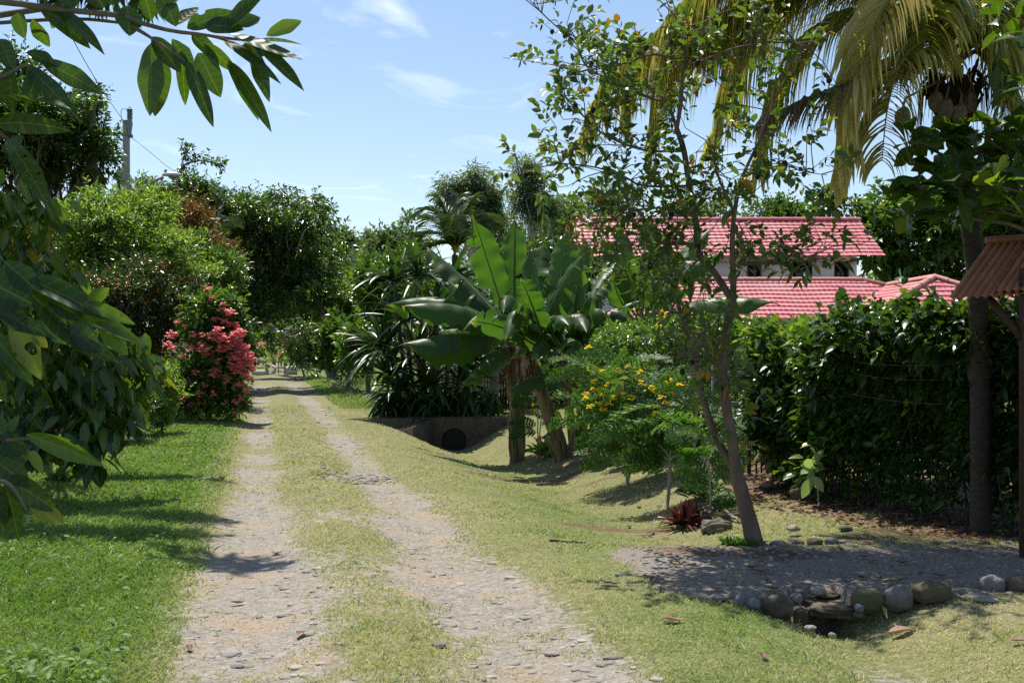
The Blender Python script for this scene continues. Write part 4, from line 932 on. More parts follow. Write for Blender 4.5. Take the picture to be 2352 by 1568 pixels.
# larger leaved climber, thickest at the left, lighter leaf colour painting sunlight there
n = 900; yq = 14.3 - 4.4 * rng.random(n) ** 1.8; zq = .25 + 1.55 * rng.random(n); xq = hedge_x(yq) - .02 + .2 * rng.random(n) + (fbm(yq, zq, 1.6, 3) - .5) * .9; k = (fbm(yq * 1.3, zq, 2.4, 2) > .45) & (yq > 12.0 + .6 * rng.random(n))
hv = MB(); sprigs(hv, np.stack([xq, yq, zq + zg(xq, yq)], -1)[k], nrm(A(-1, -.4, .4) + rng.normal(size=(k.sum(), 3)) * .4), 6, .18, .13, .036, T_MID, .3, .2, v0=.62, vs=.2, flat=.5)
n = 330; yq = 14.2 - 4. * rng.random(n) ** 1.4; xq = hedge_x(yq) + .1 + 1.2 * rng.random(n); zq = hedge_top(yq) + .02 + .1 * rng.random(n)
sprigs(hv, np.stack([xq, yq, zq + zg(xq, yq)], -1), nrm(A(-.2, -.2, 1) + rng.normal(size=(n, 3)) * .4), 6, .2, .12, .034, T_MID, .3, .3, v0=.6, vs=.2)
hv.build('climber', M['mid'], hedge)
hd = MB(); lob_ = []
for (px, py, Y, r) in ((1985, 765, 11.3, .2), (2085, 770, 10.9, .2), (2150, 748, 10.6, .13), (2165, 775, 10.6, .22), (2062, 742, 10.9, .09), (2215, 780, 10.4, .22), (2290, 785, 10.2, .24), (2340, 780, 10.1, .25), (1935, 765, 11.6, .15), (2135, 715, 10.7, .07), (1995, 735, 11.2, .07)):
    c = P(px, py, Y); lob_.append((c[0], c[1] + .35, c[2], r * 1.2, r * 1.2, r))
p_, o_ = blob_points(lob_, 420, .15, .8); sprigs(hd, p_, o_, 6, .16, .11, .03, T_MID, .35, .3, v0=.45, vs=.2); hd.build('vines', M['dark'], hedge)

# far run of the hedge beyond the gate, with brighter leaves
h2b = A(2.7, 18.2, 0.); h2b[2] = g1(2.7, 18.2)
h2 = thing('hedge', 'sunlit bushy hedge behind the yellow flowered shrub', 'hedge', h2b)
n = 2600; x = 1.35 + 3.4 * rng.random(n); t = rng.random(n); z = np.where(t < .6, .1 + 1.7 * rng.random(n), 1.62 + .35 * fbm(x, x * 0, 1.6) + .05 * rng.random(n))
yq = np.where(t < .6, 17.2 + (fbm(x, z, 1.4) - .5) * .7, 17.2 + 1.6 * rng.random(n))
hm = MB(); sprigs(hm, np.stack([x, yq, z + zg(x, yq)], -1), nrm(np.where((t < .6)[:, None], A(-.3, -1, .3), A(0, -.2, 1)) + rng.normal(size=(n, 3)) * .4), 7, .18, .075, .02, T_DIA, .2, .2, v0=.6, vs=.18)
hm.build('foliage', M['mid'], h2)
hw = MB()
for i in range(60):
    xq = 1.5 + 3.1 * random.random(); yy = 17.5 + .8 * random.random(); zq = g1(xq, yy); hw.tube(wig(A(xq, yy, zq), A(xq + random.gauss(0, .2), yy, zq + 1.4), 4, .05), [.015, .012, .01, .006], 4)
hw.build('stems', M['bark'], h2)

# light-leaved sprig and its company at the hedge foot
def sapling(name, label, cat, px, py, Y, px2, py2, n, L, W, mat, T=T_MID, v0=.5, stem=.012, spread=.1, droop=.3, k=8):
    b = P(px, py, Y); b[2] = g1(b[0], b[1]); e = P(px2, py2, Y - .1); o = thing(name, label, cat, b)
    w = MB(); w.tube(smooth([b - A(0, 0, .03), b * .5 + e * .5 + A(.02, 0, 0), e]), np.linspace(stem, stem * .4, 7), 6); w.build('stem', M['palebark'], o)
    mb = MB(); q = e + rvec(n) * spread; sprigs(mb, q, nrm(rvec(n) + UP * .5), k, .08, L, W, T, droop, .3, v0=v0, spread=1.1, flat=.5); mb.build('foliage', mat, o); return o
sapling('sapling', 'pale leaved sapling catching the sun against the dark hedge', 'sapling', 1880, 1125, 12.2, 1866, 1075, 5, .17, .045, M['pale'], T_FINE, .6, .010, .08, .15, 4)
o = tuft('bromeliad', 'dark red spiky bromeliad on the lawn beside the white stemmed shrub', 'bromeliad', P(1578, 1142, 12.0)[:2], 110, .36, .02, M['brom'], 2.5, T_STRAP, .3, .45, 'leaves', .25)

# old stump with bare roots
sb = P(1652, 1185, 11.3); sb[2] = g1(sb[0], sb[1])
st = thing('tree_stump', 'low grey stump with bare roots spreading over the grass', 'stump', sb)
mb = MB(); V, F = ICO3; mb.add(V * A(.15, .12, .085) * (1 + .16 * np.sin(V[:, :1] * 7) * np.sin(V[:, 1:2] * 5) + .10 * np.sin(V[:, 1:2] * 11 + V[:, 2:] * 6) + .03 * rng.normal(size=(len(V), 1))) + A(sb[0], sb[1] + .15, sb[2] + .03), F); mb.build('stump', M['bark'], st)
for (a, b, c, r) in (((1640, 1165), (1590, 1175), (1548, 1205), .03), ((1620, 1170), (1640, 1195), (1648, 1228), .022), ((1612, 1172), (1590, 1195), (1560, 1218), .022), ((1665, 1172), (1690, 1190), (1708, 1208), .024), ((1610, 1180), (1618, 1200), (1612, 1216), .016), ((1600, 1170), (1570, 1172), (1545, 1180), .02)):
    pts = []
    for i, q in enumerate((a, b, c)):
        Y = 11.1
        for _ in range(3): Y = (CAMZ - g1(PX(q[0], Y), Y) - (.1, .055, -.015)[i]) * FPX / (q[1] - HY)
        pts.append(P(q[0], q[1], Y))
    mb = MB(); p = smooth(pts, 5); p[1:-1] += rng.normal(size=(len(p) - 2, 3)) * .008; mb.tube(p, np.linspace(r, r * .35, len(p)), 7, rough=.25); mb.build('root', M['root'], st)
# fallen stick on the grass
def stick(px, py, px2, py2, label, r=.012):
    q = []
    for a, b in ((px, py), (px2, py2)):
        Y = 10.
        for _ in range(3): Y = (CAMZ - g1(PX(a, Y), Y)) * FPX / (b - HY)
        q.append(P(a, b, Y) + A(0, 0, .012))
    mb = MB(); mb.tube(wig(q[0], q[1], 7, .02), np.linspace(r, r * .6, 7), 6, rough=.2); tag(mb.build('stick', M['bark']), label, 'stick')
stick(1262, 1243, 1345, 1248, 'thin dark stick lying on the mown grass left of the side drive')
stick(1660, 1116, 1700, 1106, 'short fallen stick on the lawn by the black gate')
# ------------------------------------------------------------ black gate between the two hedges
gx, gy = PX(1702, 14.6), 14.6; gz = g1(gx, gy)
gt = thing('metal_gate', 'black metal gate standing ajar between the two hedges', 'gate', A(gx, gy, gz))
mb = MB(); mb.box(A(gx + .10, gy, gz + .68), (.022, .022, .68), bevel=.004); mb.build('post', M['blackmetal'], gt)
mb = MB()
for k in range(7): mb.box(A(gx - .14, gy + .02, gz + .12 + k * .19), (.19, .012, .028), bevel=.003)
mb.box(A(gx - .34, gy + .02, gz + .68), (.02, .02, .68), bevel=.003); mb.build('rails', M['greypaint'], gt)
mb = MB()
for k in range(5): mb.box(A(gx + .19 + .07 * k, gy + .03 * k, gz + .62), (.010, .010, .60))
mb.build('bars', M['blackmetal'], gt)

# ------------------------------------------------------------ bananas
def bez(a, b, c, n):
    t = np.linspace(0, 1, n)[:, None]; return (1 - t) ** 2 * a + 2 * t * (1 - t) * b + t * t * c
def banana_leaf(parent, a, b, c, hw, droop=.5, side=None, v=.5, tear=.25, pet=.16, roll=0., wav=.085):
    """a, b, c: base, bend and tip of the midrib; hw: half width in metres; droop: how far the halves hang"""
    n = 34; p = bez(np.asarray(a), np.asarray(b), np.asarray(c), n); t = nrm(np.gradient(p, axis=0)); s = np.linspace(0, 1, n)
    sd = nrm(np.cross(t, UP)) if side is None else nrm(np.asarray(side, float)[None] - t * (t @ np.asarray(side, float))[:, None])
    nz = np.cross(sd, t)
    if side is None:
        fl = nz[:, 2] < 0; nz[fl] *= -1; 
    f = np.clip((s - pet) / (1 - pet), 0, 1); hw = hw * .90; w = hw * np.where(s < pet, 0, np.minimum(1, f * 7) ** .6 * np.minimum(1, (1 - f) * 4.2 + .015) ** .55)
    mid = MB(); mid.tube(p - nz * .012, np.linspace(.028, .006, n), 6, v=.5)
    mb = MB(); i0 = int(pet * n); nc = 5
    for sg in (-1, 1):
        i = i0 + (0 if sg < 0 else 1) - 1; i = max(i, i0); base_dr = droop * (.85 + .3 * random.random())
        while i < n - 1:
            j = n - 1 if tear <= 0 else min(n - 1, i + max(2, int(random.expovariate(tear * .5) + 1)))
            dr = base_dr + random.gauss(0, .12 + .7 * tear if tear > 0 else 0)
            V = []; ST = []; ph = random.random() * 6; kc = (i + j) / 2; shr = (.10 + .16 * random.random()) if tear > .08 else 0.; seg_ = np.linalg.norm(p[1] - p[0])
            for k in range(i, j + 1):
                gap = 1 - ((.06 + .3 * tear) * random.random() if (k == j and j < n - 1) else 0)
                for q in range(nc + 1):
                    u = q / nc; r = w[k] * gap * u; ang = roll * sg + dr * u * .75
                    lift = wav * w[k] * math.sin(k * 1.1 + ph + sg) * u
                    V.append(p[k] + sd[k] * sg * r * math.cos(ang) + nz[k] * (-r * math.sin(ang) + .10 * r * (1 - u) + lift) - UP * (.12 * dr * r * u) - t[k] * ((k - kc) * shr * seg_ * u)); ST.append((s[k], u * sg))
            m = nc + 1; F = [[m * k + q, m * k + m + q, m * k + m + q + 1, m * k + q + 1] for k in range(j - i) for q in range(nc)]
            vv = np.clip(np.full(len(V), v * .8) + random.gauss(0, .06), 0, .85); st_ = np.array(ST)
            vv = np.where((st_[:, 0] > .965) | ((np.abs(st_[:, 1]) > .97) & (random.random() < .35)), 1., vv)
            mb.add(np.array(V), F, vv, ST); i = j
    o = mb.build('leaf', M['banana'], parent); mid.build('midrib', M['bananagreen'], o); return o
def dead_leaf(pl, Y, a, b):
    p = smooth(PB([a, (a[0] * .7 + b[0] * .3 + random.gauss(0, 6), a[1] * .75 + b[1] * .25 - 8), b], Y), 8); n = len(p); mb = MB(); V = []
    for i in range(n):
        for q in range(7):
            t = (q - 3) / 3; w = .11 * math.sin(math.pi * min(1, .15 + .85 * i / n)); V.append(p[i] + A(t * w * (.5 + .3 * math.sin(i * 1.7)), .05 * math.sin(q * 2.1 + i * .8), .02 * math.sin(q * 3 + i)))
    mb.add(np.array(V), [[7 * i + q, 7 * i + 7 + q, 7 * i + 8 + q, 7 * i + 1 + q] for i in range(n - 1) for q in range(6)], .55 + .3 * random.random()); tag(mb.build('dead_leaf', M['litter'], pl), 'dry brown hanging leaf', None)
def pstem(mb, pts, r0, r1, seed=0):
    p = smooth(pts, 6); n = len(p); mb.tube(p, np.linspace(r0, r1, n) * (1 + .06 * np.sin(np.arange(n) * 1.3)), 12, rough=.14)
    for k in range(26):   # loose dry sheaths
        i = random.randrange(1, n - 4); a = random.random() * 6.28; r = np.interp(i, [0, n], [r0, r1]) * 1.04
        o = A(math.cos(a), math.sin(a), 0); q = [p[i] + o * r, p[i + 1] + o * r * 1.05, p[i + 2] + o * r * 1.08, p[i + 3] + o * r]
        mb.tube(q, [.008, .017, .014, .004], 5, rough=.4)
def PB(l, Y): return [P(q[0], q[1], Y + (q[2] if len(q) > 2 else 0)) for q in l]
CR = A(1, 0, 0)
YA, YB, YC = 21.2, 19.4, 22.5
# plant A: stem behind the right end of the culvert wall
ba = P(1187, 1012, YA); ba[2] = g1(ba[0], ba[1]); plA = thing('banana_plant', 'banana plant with a brown upright stem beside the culvert wall', 'banana plant', ba)
mb = MB(); pstem(mb, [ba - A(0, 0, .15), P(1186, 960, YA), P(1178, 880, YA), P(1172, 790, YA)], .135, .10); mb.build('stem', M['bananastem'], plA)
def BL(pl, Y, a, b, c, hw, **k): banana_leaf(pl, P(a[0], a[1], Y + (a[2] if len(a) > 2 else 0)), P(b[0], b[1], Y + (b[2] if len(b) > 2 else 0)), P(c[0], c[1], Y + (c[2] if len(c) > 2 else 0)), hw * Y / FPX, **k)
BL(plA, YA, (1178, 775), (1075, 670, -.3), (922, 703, -.6), 60, droop=1.15, v=.22, tear=.12)
BL(plA, YA, (1170, 770), (1040, 640, .4), (886, 702, .6), 55, droop=1.15, v=.2, tear=.2)
BL(plA, YA, (1180, 790), (1050, 742, -.5), (915, 793, -1.0), 62, droop=1.2, v=.25, tear=.12)
BL(plA, YA, (1178, 770), (1090, 650, .5), (982, 567, .8), 52, droop=1.1, v=.12, tear=.3)
BL(plA, YA, (1175, 770), (1125, 620, -.2), (1085, 492, -.5), 42, droop=.6, side=A(1, -.45, .1), v=.6, tear=.5, roll=.15)
BL(plA, YA, (1180, 765), (1178, 620, .1), (1182, 498, .2), 32, droop=.5, side=A(.8, -.6, 0), v=.85, tear=.25, roll=.3)
BL(plA, YA, (1185, 790), (1130, 800, -.6), (1080, 862, -1.0), 40, droop=1.0, v=.2, tear=.2)
BL(plA, YA, (1185, 780), (1225, 650, .5), (1250, 560, .8), 42, droop=.5, side=A(1, -.4, .2), v=.35, tear=.3)
BL(plA, YA, (1180, 775), (1120, 690, .9), (1030, 640, 1.5), 50, droop=1.1, v=.3, tear=.3)
BL(plA, YA, (1180, 780), (1210, 700, -.8), (1212, 770, -1.3), 34, droop=1.2, v=.15, tear=.2)
# plant B: leaning stem in front
bb = P(1292, 1072, YB); bb[2] = g1(bb[0], bb[1]); plB = thing('banana_plant', 'leaning banana plant with suckers at its foot, nearest the ditch', 'banana plant', bb)
mb = MB(); pstem(mb, [bb - A(0, 0, .15), P(1280, 1010, YB), P(1250, 920, YB), P(1222, 850, YB), P(1212, 800, YB)], .14, .09); mb.build('stem', M['bananastem'], plB)
mb = MB(); pstem(mb, [bb + A(.18, -.05, -.1), P(1312, 980, YB), P(1306, 880, YB), P(1300, 810, YB)], .07, .045); mb.build('stem', M['bananastem'], plB)
for (l, r) in (([(1330, 1060), (1345, 960), (1352, 880), (1340, 800)], .06), ([(1322, 1060), (1332, 940), (1338, 860), (1352, 790)], .05), ([(1340, 1065), (1362, 960), (1372, 870)], .04)):
    mb = MB(); mb.tube(smooth(PB(l, YB + .15), 5), np.linspace(r, r * .6, 5 * (len(l) - 1) + 1), 9); mb.build('stem', M['bananagreen'], plB)
BL(plB, YB, (1300, 850), (1185, 740, -.6), (1084, 737, -1.0), 38, droop=.75, v=.35, tear=.2, side=A(.55, -.3, .8))
BL(plB, YB, (1225, 800), (1275, 660, -.3), (1338, 586, -.4), 48, droop=.7, v=.55, tear=.25, side=A(.8, -.6, .3))
BL(plB, YB, (1262, 800), (1284, 640, .2), (1306, 525, .4), 36, droop=.35, side=A(.9, -.4, 0), v=.9, tear=.1)
BL(plB, YB, (1295, 850), (1345, 760, -.5), (1392, 722, -.8), 46, droop=.5, v=.5, tear=.08, side=A(.7, -.5, -.5))
BL(plB, YB, (1318, 890, -.2), (1240, 835, -.7), (1162, 900, -1.0), 30, droop=1.15, v=.3, tear=.0)
BL(plB, YB, (1325, 840), (1338, 750, -.2), (1357, 675, -.3), 26, droop=.5, side=A(.8, -.6, 0), v=.5, tear=.1)
BL(plB, YB, (1215, 800), (1165, 735, -.9), (1210, 690, -1.2), 30, droop=.9, v=.2, tear=.3)
BL(plB, YB, (1300, 820), (1250, 730, -.6), (1205, 745, -1.0), 32, droop=1.1, v=.2, tear=.25)
BL(plB, YB, (1345, 800), (1378, 745, .2), (1440, 735, .4), 40, droop=1.1, v=.25, tear=.2)
BL(plB, YB, (1240, 800), (1280, 700, .6), (1290, 610, .9), 40, droop=.5, v=.4, tear=.3, side=A(.9, .3, .3))
BL(plB, YB, (1362, 880), (1385, 790, -.2), (1372, 735, -.3), 22, droop=.5, side=A(1, -.2, 0), v=.6, tear=.0)
BL(plB, YB, (1372, 900), (1400, 850, -.3), (1425, 880, -.5), 20, droop=.8, v=.6, tear=.0)
BL(plB, YB, (1255, 800), (1225, 700, -.5), (1195, 640, -.8), 34, droop=.6, side=A(.9, -.5, .2), v=.4, tear=.3)
BL(plB, YB, (1290, 815), (1330, 700, .4), (1400, 640, .6), 38, droop=.8, v=.3, tear=.3)
BL(plA, YA, (1170, 785), (1100, 740, .6), (1010, 760, 1.0), 44, droop=1.1, v=.15, tear=.3)
BL(plA, YA, (1178, 800), (1120, 830, -.2), (1060, 880, -.4), 34, droop=1.1, v=.15, tear=.3)
for a, b in (((1172, 800), (1150, 880)), ((1178, 805), (1200, 900)), ((1170, 795), (1128, 850))): dead_leaf(plA, YA - .15, a, b)
for a, b in (((1215, 810), (1238, 900)), ((1300, 820), (1318, 930)), ((1222, 815), (1205, 880)), ((1340, 810), (1330, 920))): dead_leaf(plB, YB - .2, a, b)
for (a, b, c, h, v) in (((1300, 815), (1360, 640, .5), (1420, 600, 1.), 30, .6), ((1310, 820), (1400, 700, -.3), (1470, 690, -.6), 30, .5), ((1300, 810), (1330, 620, .3), (1345, 545, .5), 28, .75), ((1320, 830), (1420, 760, -.5), (1490, 800, -.9), 28, .4), ((1240, 800), (1230, 640, .4), (1215, 570, .6), 28, .7)):
    BL(plB, YB, a, b, c, h, droop=.75, v=v, tear=.3)
for k in range(24):   # extra ragged leaves that fill the heads of both plants
    p_, Y_, cx, cy = ((plA, YA, 1178, 785), (plB, YB, 1245, 805), (plB, YB, 1310, 830))[k % 3]; a = k * 2.4; rx = math.cos(a); L = 90 + 50 * random.random()
    BL(p_, Y_, (cx, cy), (cx + rx * L * .7, cy - L * (1.1 + .4 * random.random()), math.sin(a) * .7), (cx + rx * L * 1.35, cy - L * (-.1 + .8 * random.random()), math.sin(a) * 1.5), 30 + 9 * random.random(), droop=.8 + .5 * random.random(), v=.15 + .5 * random.random(), tear=.3)
# plant C behind
bc = A(PX(1480, YC), YC, 0); bc[2] = g1(bc[0], bc[1]); plC = thing('banana_plant', 'banana plant half hidden behind the sunlit hedge and the guava tree', 'banana plant', bc)
mb = MB()
for dx in (-.12, .16): mb.tube(smooth([bc + A(dx, 0, 0), bc + A(dx * 1.1, 0, 1.0), P(1475 + dx * 60, 730, YC)], 5), .10, 10)
mb.build('stem', M['bananagreen'], plC)
BL(plC, YC, (1475, 745), (1480, 650), (1458, 590, -.2), 46, droop=.3, side=A(1, -.2, 0), v=.8, tear=.15)
BL(plC, YC, (1465, 745), (1395, 670, -.3), (1408, 590, -.5), 44, droop=.5, side=A(.8, -.5, .3), v=.6, tear=.1)
BL(plC, YC, (1470, 740), (1432, 600, .3), (1418, 522, .5), 28, droop=.9, side=A(.9, -.4, .2), v=.15, tear=.5)
BL(plC, YC, (1490, 750), (1620, 640, -1.0), (1800, 702, -1.6), 56, droop=1.05, v=.4, tear=.15)
BL(plC, YC, (1485, 745), (1560, 590, -.4), (1660, 582, -.6), 40, droop=1.1, v=.35, tear=.25)
BL(plC, YC, (1485, 745), (1540, 660, -.3), (1600, 660, -.5), 36, droop=.9, v=.5, tear=.3)
BL(plC, YC, (1470, 750), (1420, 700, -.3), (1385, 740, -.5), 36, droop=1.1, v=.2, tear=.3)
BL(plC, YC, (1480, 750), (1510, 640, .4), (1530, 560, .6), 38, droop=.5, side=A(.9, .3, .2), v=.5, tear=.3)

for (a, b, c, h, v) in (((1480, 745), (1380, 620, .3), (1330, 640, .5), 34, .55), ((1480, 745), (1440, 600, -.3), (1390, 545, -.5), 32, .7), ((1490, 745), (1560, 560, .4), (1640, 520, .8), 30, .6), ((1480, 745), (1500, 570, .2), (1490, 500, .3), 30, .75)):
    BL(plC, YC, a, b, c, h, droop=.75, v=v, tear=.3)
# low red-flowered plant in front of the banana stems
o = tuft('ginger_plant', 'low leafy plant with a red flower in front of the banana stems', 'plant', P(1262, 1040, 20.2)[:2], 130, .55, .035, M['lime'], 4., T_MID, .4, .55, up=.5)
mb = MB(); q = P(1240, 1005, 20.0); V, F = ICO2; mb.add(V * A(.03, .03, .05) + q, F, .3); mb.tube([q, q - A(0, 0, .35)], .008, 4, v=.3); mb.build('flower', M['pink'], o)

# ------------------------------------------------------------ feathery flowering shrubs
def bipinnate(mb, base, d, L, npn=6, pl=.16, nl=9, ll=.032, lw=.0075, v=.5, droop=.35, wood=None):
    t = np.linspace(.2, 1, npn); d = nrm(d); side = nrm(np.cross(d, UP + A(0, -.5, 0) + rvec(1)[0] * .7)); up = np.cross(side, d)
    C = base + d * (L * t)[:, None]; C[:, 2] -= droop * L * t ** 2
    if wood is not None: wood.tube(np.concatenate([[base], C]), np.linspace(.006, .002, npn + 1), 3, caps=False)
    for sg in (-1, 1):
        pd = nrm(side * sg * .85 + d * .6 + rng.normal(size=(npn, 3)) * .08); plen = pl * np.sin(np.pi * (.25 + .6 * (t - .2) / .8))
        s = (np.arange(nl) + .7) / nl
        B = C[:, None] + pd[:, None] * (plen[:, None] * s)[..., None]; B[..., 2] -= .18 * plen[:, None] * s ** 2
        ps = nrm(np.cross(pd, up + 0 * pd))
        for s2 in (-1, 1):
            ld = nrm(ps[:, None] * s2 + pd[:, None] * .35 + 0 * B); n = npn * nl
            leaves(mb, B.reshape(-1, 3), ld.reshape(-1, 3), up + A(0, -.35, 0) + rng.normal(size=(n, 3)) * .4, ll, lw, T_DIA, .1, np.clip(v + rng.normal(size=n) * .1, 0, 1))
def flower_head(parent, c, r=.05, n=14, mat='yellow', name='flower_cluster', v=.5):
    mb = MB(); k = 5
    for i in range(n):
        q = c + rvec(1)[0] * A(r, r, r * .8) * random.random() ** .4; az = rng.random(k) * 6.28
        d = nrm(np.stack([np.cos(az), np.sin(az), .3 + .6 * rng.random(k)], -1) + rvec(1) * .5)
        leaves(mb, np.repeat(q[None], k, 0), d, UP + rvec(k) * .6, r * .62, r * .22, T_MID, .2, np.clip(v + rng.normal(size=k) * .25, 0, 1))
    return mb.build(name, M[mat], parent)
def feather_shrub(label, base, stems, nleaf, L, flowers, scale=1., v=.5, group='feathery yellow flowered shrubs'):
    b = base; o = thing('peacock_flower_shrub', label, 'shrub', b, group); w = MB(); f = MB()
    for s in stems:
        p = smooth([b - A(0, 0, .05)] + s, 5); w.tube(p, np.linspace(.014, .005, len(p)) * scale, 6); 
        for i in range(nleaf):
            t = .15 + .85 * (i + random.random()) / nleaf; q = p[min(len(p) - 1, int(t * len(p)))]; az = 2.4 * i + random.random()
            bipinnate(f, q, A(math.cos(az), math.sin(az) * .9, .25 + .8 * random.random()), L * (.8 + .4 * random.random()), 8, .2 * scale, 9, .046 * scale, .013 * scale, np.clip(v + random.gauss(0, .15), 0, 1), .45, w)
    w.build('stems', M['palebark'], o); f.build('foliage', M['feather'], o)
    for c in flowers: flower_head(o, c, .047, 10)
    return o
YS = 15.4
b = P(1440, 1088, YS); b[2] = g1(b[0], b[1])
fl = [(1350, 800), (1365, 875), (1345, 905), (1380, 905), (1395, 885), (1355, 935), (1410, 915), (1375, 930), (1430, 905), (1425, 880), (1450, 915), (1400, 930), (1505, 900), (1520, 915), (1538, 875), (1550, 905), (1525, 945), (1505, 950),
      (1515, 715), (1530, 730), (1512, 748), (1440, 845), (1470, 855), (1380, 850), (1420, 850), (1360, 850), (1345, 915), (1365, 895), (1540, 930), (1555, 950), (1560, 885), (1510, 935), (1475, 880), (1385, 940), (1440, 935), (1498, 890), (1560, 735), (1528, 925)]
feather_shrub('feathery shrub covered in yellow flowers between the bananas and the guava tree', b, [PB([(1430, 980), (1400, 900), (1370, 860)], YS), PB([(1445, 980), (1440, 890), (1430, 840)], YS), PB([(1470, 990), (1500, 920), (1520, 880)], YS), PB([(1450, 1000), (1400, 980), (1350, 940)], YS), PB([(1470, 1010), (1530, 980), (1570, 930)], YS)],
              15, .78, [P(a, c, YS - .75 + .3 * random.random()) for a, c in fl], v=.6)
b = P(1532, 1132, 13.2); b[2] = g1(b[0], b[1])
feather_shrub('white stemmed feathery shrub without flowers beside the red bromeliad', b, [PB([(1538, 1060), (1545, 990), (1540, 930)], 13.2), PB([(1540, 1060), (1500, 1010), (1470, 990)], 13.2), PB([(1545, 1050), (1590, 1000), (1610, 970)], 13.2)], 11, .6, [], 1.05, .5)
b = P(1632, 1160, 12.2); b[2] = g1(b[0], b[1])
feather_shrub('small feathery sapling by the old stump', b, [PB([(1630, 1090), (1622, 1010)], 12.2), PB([(1628, 1080), (1600, 1030)], 12.2)], 7, .36, [], .85, .55)
# low yellow flowers under the bananas
b = P(1235, 985, 20.6); b[2] = g1(b[0], b[1])
feather_shrub('low feathery shrub with a few yellow flowers behind the banana stems', b, [PB([(1235, 940), (1232, 900)], 20.6), PB([(1245, 950), (1265, 900)], 20.8)], 9, .5, [P(a, c, 20.3) for a, c in ((1222, 940), (1230, 948), (1228, 930), (1275, 890), (1285, 905), (1272, 915))], 1.1, .5)

# ------------------------------------------------------------ big strap-leaved clump left of the bananas
YT = 28.0
b = P(1000, 945, YT); b[2] = g1(b[0], b[1])
cl = thing('screw_pine', 'large clump of dark strap leaves left of the banana plants', 'shrub', b)
tm = MB(); sm = MB()
for (px, py, dy, n, L) in ((905, 650, .3, 34, 1.35), (965, 640, .6, 34, 1.5), (1035, 650, .8, 36, 1.5), (930, 740, -.3, 46, 1.35), (1000, 730, -.2, 46, 1.4), (1070, 740, .2, 42, 1.4), (880, 800, -.2, 50, 1.2), (890, 860, -.5, 54, 1.1), (960, 820, -.6, 54, 1.25), (1030, 830, -.4, 54, 1.25), (1095, 830, .0, 48, 1.2), (925, 900, -.8, 44, .95), (990, 890, -.6, 44, 1.), (1070, 890, -.3, 44, 1.)):
    c = P(px, py, YT + dy); az = rng.random(n) * 6.283; e = -.2 + 1.55 * rng.random(n) ** .8
    d = np.stack([np.cos(az) * np.cos(e), np.sin(az) * np.cos(e), np.sin(e)], -1)
    leaves(tm, np.repeat(c[None], n, 0) + d * .05, d, UP + rng.normal(size=(n, 3)) * .25, L * (.7 + .5 * rng.random(n)), .045 + .02 * rng.random(n), T_STRAP, .15 + .5 * rng.random(n), np.clip(.38 + rng.normal(size=n) * .2, 0, 1))
    sm.tube(smooth([c, c * .4 + b * .6 + A((px - 1000) * .004, 0, .1), b + A((px - 1000) * .006, dy * .3, 0)], 4), .05, 7)
n = 900; c = b + np.stack([np.clip(rng.normal(size=n) * .8, -1.1, 1.4), rng.normal(size=n) * .35 - .1, .05 + .5 * rng.random(n)], -1); c[:, 2] = zg(c[:, 0], c[:, 1]) + .1 + .5 * rng.random(n)
leaves(tm, c, nrm(rvec(n) - UP * .5), UP + rvec(n), .6, .03, T_STRAP, .6, .1)
sm.build('stems', M['nut'], cl); tm.build('foliage', M['strap'], cl)

# ------------------------------------------------------------ culvert wall, gate posts and fence behind it
YW = 26.9
x0, x1 = PX(985, YW), PX(1245, YW); zt = CAMZ - (960 - HY) / FPX * YW
cv = thing('culvert_wall', 'dark concrete headwall with a round pipe hole where the drive crosses the ditch', 'wall', A((x0 + x1) / 2, YW, -.8))
# wall face cut round the pipe hole
cxh, czh, rh = PX(1043, YW), CAMZ - (1012 - HY) / FPX * YW, .29
mb = MB(); n = 40; an = np.linspace(0, 2 * np.pi, n, endpoint=False) + np.pi / n
xa, xb, za, zb = x0, x1, -1.4, zt
ring = np.stack([cxh + rh * np.cos(an), np.full(n, YW), czh + rh * np.sin(an)], -1)
def edge(a):
    dx, dz = math.cos(a), math.sin(a); k = []
    k.append((xb - cxh) / dx if dx > 0 else (xa - cxh) / dx); k.append((zb - czh) / dz if dz > 0 else (za - czh) / dz); k = min(k); return (cxh + dx * k, YW, czh + dz * k)
outer = np.array([edge(a) for a in an])
# square the corners
for (qx, qz) in ((xa, za), (xa, zb), (xb, za), (xb, zb)):
    i = np.argmin((outer[:, 0] - qx) ** 2 + (outer[:, 2] - qz) ** 2); outer[i] = (qx, YW, qz)
i = np.arange(n); j = (i + 1) % n
mb.add(np.concatenate([ring, outer]), np.stack([i, j, j + n, i + n], -1))
back = outer + A(0, .22, 0); mb.add(np.concatenate([outer, back]), np.stack([i, j, j + n, i + n], -1))
deep = ring + A(0, .085, 0); mb.add(np.concatenate([ring, deep]), np.stack([i, j, j + n, i + n], -1))
mb.build('headwall', M['darkconcrete'], cv, smooth=False)
mb = MB(); mb.add(np.concatenate([deep - A(0, .02, 0), [[cxh, YW + .08, czh]]]), np.stack([i, j, np.full(n, n)], -1)); mb.build('pipe', M['fruit'], cv)  # near-black disc just inside the hole paints the pipe's dark interior
mb = MB(); q0, q1 = P(985, 962, YW), P(922, 985, YW - 1.3); q1[2] = g1(q1[0], q1[1]) + .03
for a, b2 in ((q0, q1),):
    d = nrm(b2 - a); s_ = nrm(np.cross(d, UP)) * .11
    lo_a, lo_b = A(a[0], a[1], -1.2), A(b2[0], b2[1], -1.0)
    V = [a - s_, a + s_, b2 + s_, b2 - s_, lo_a - s_, lo_a + s_, lo_b + s_, lo_b - s_]
    mb.add(V, [[0, 1, 2, 3], [0, 3, 7, 4], [1, 5, 6, 2], [2, 6, 7, 3], [0, 4, 5, 1]])
mb.build('wing_wall', M['darkconcrete'], cv, smooth=False)
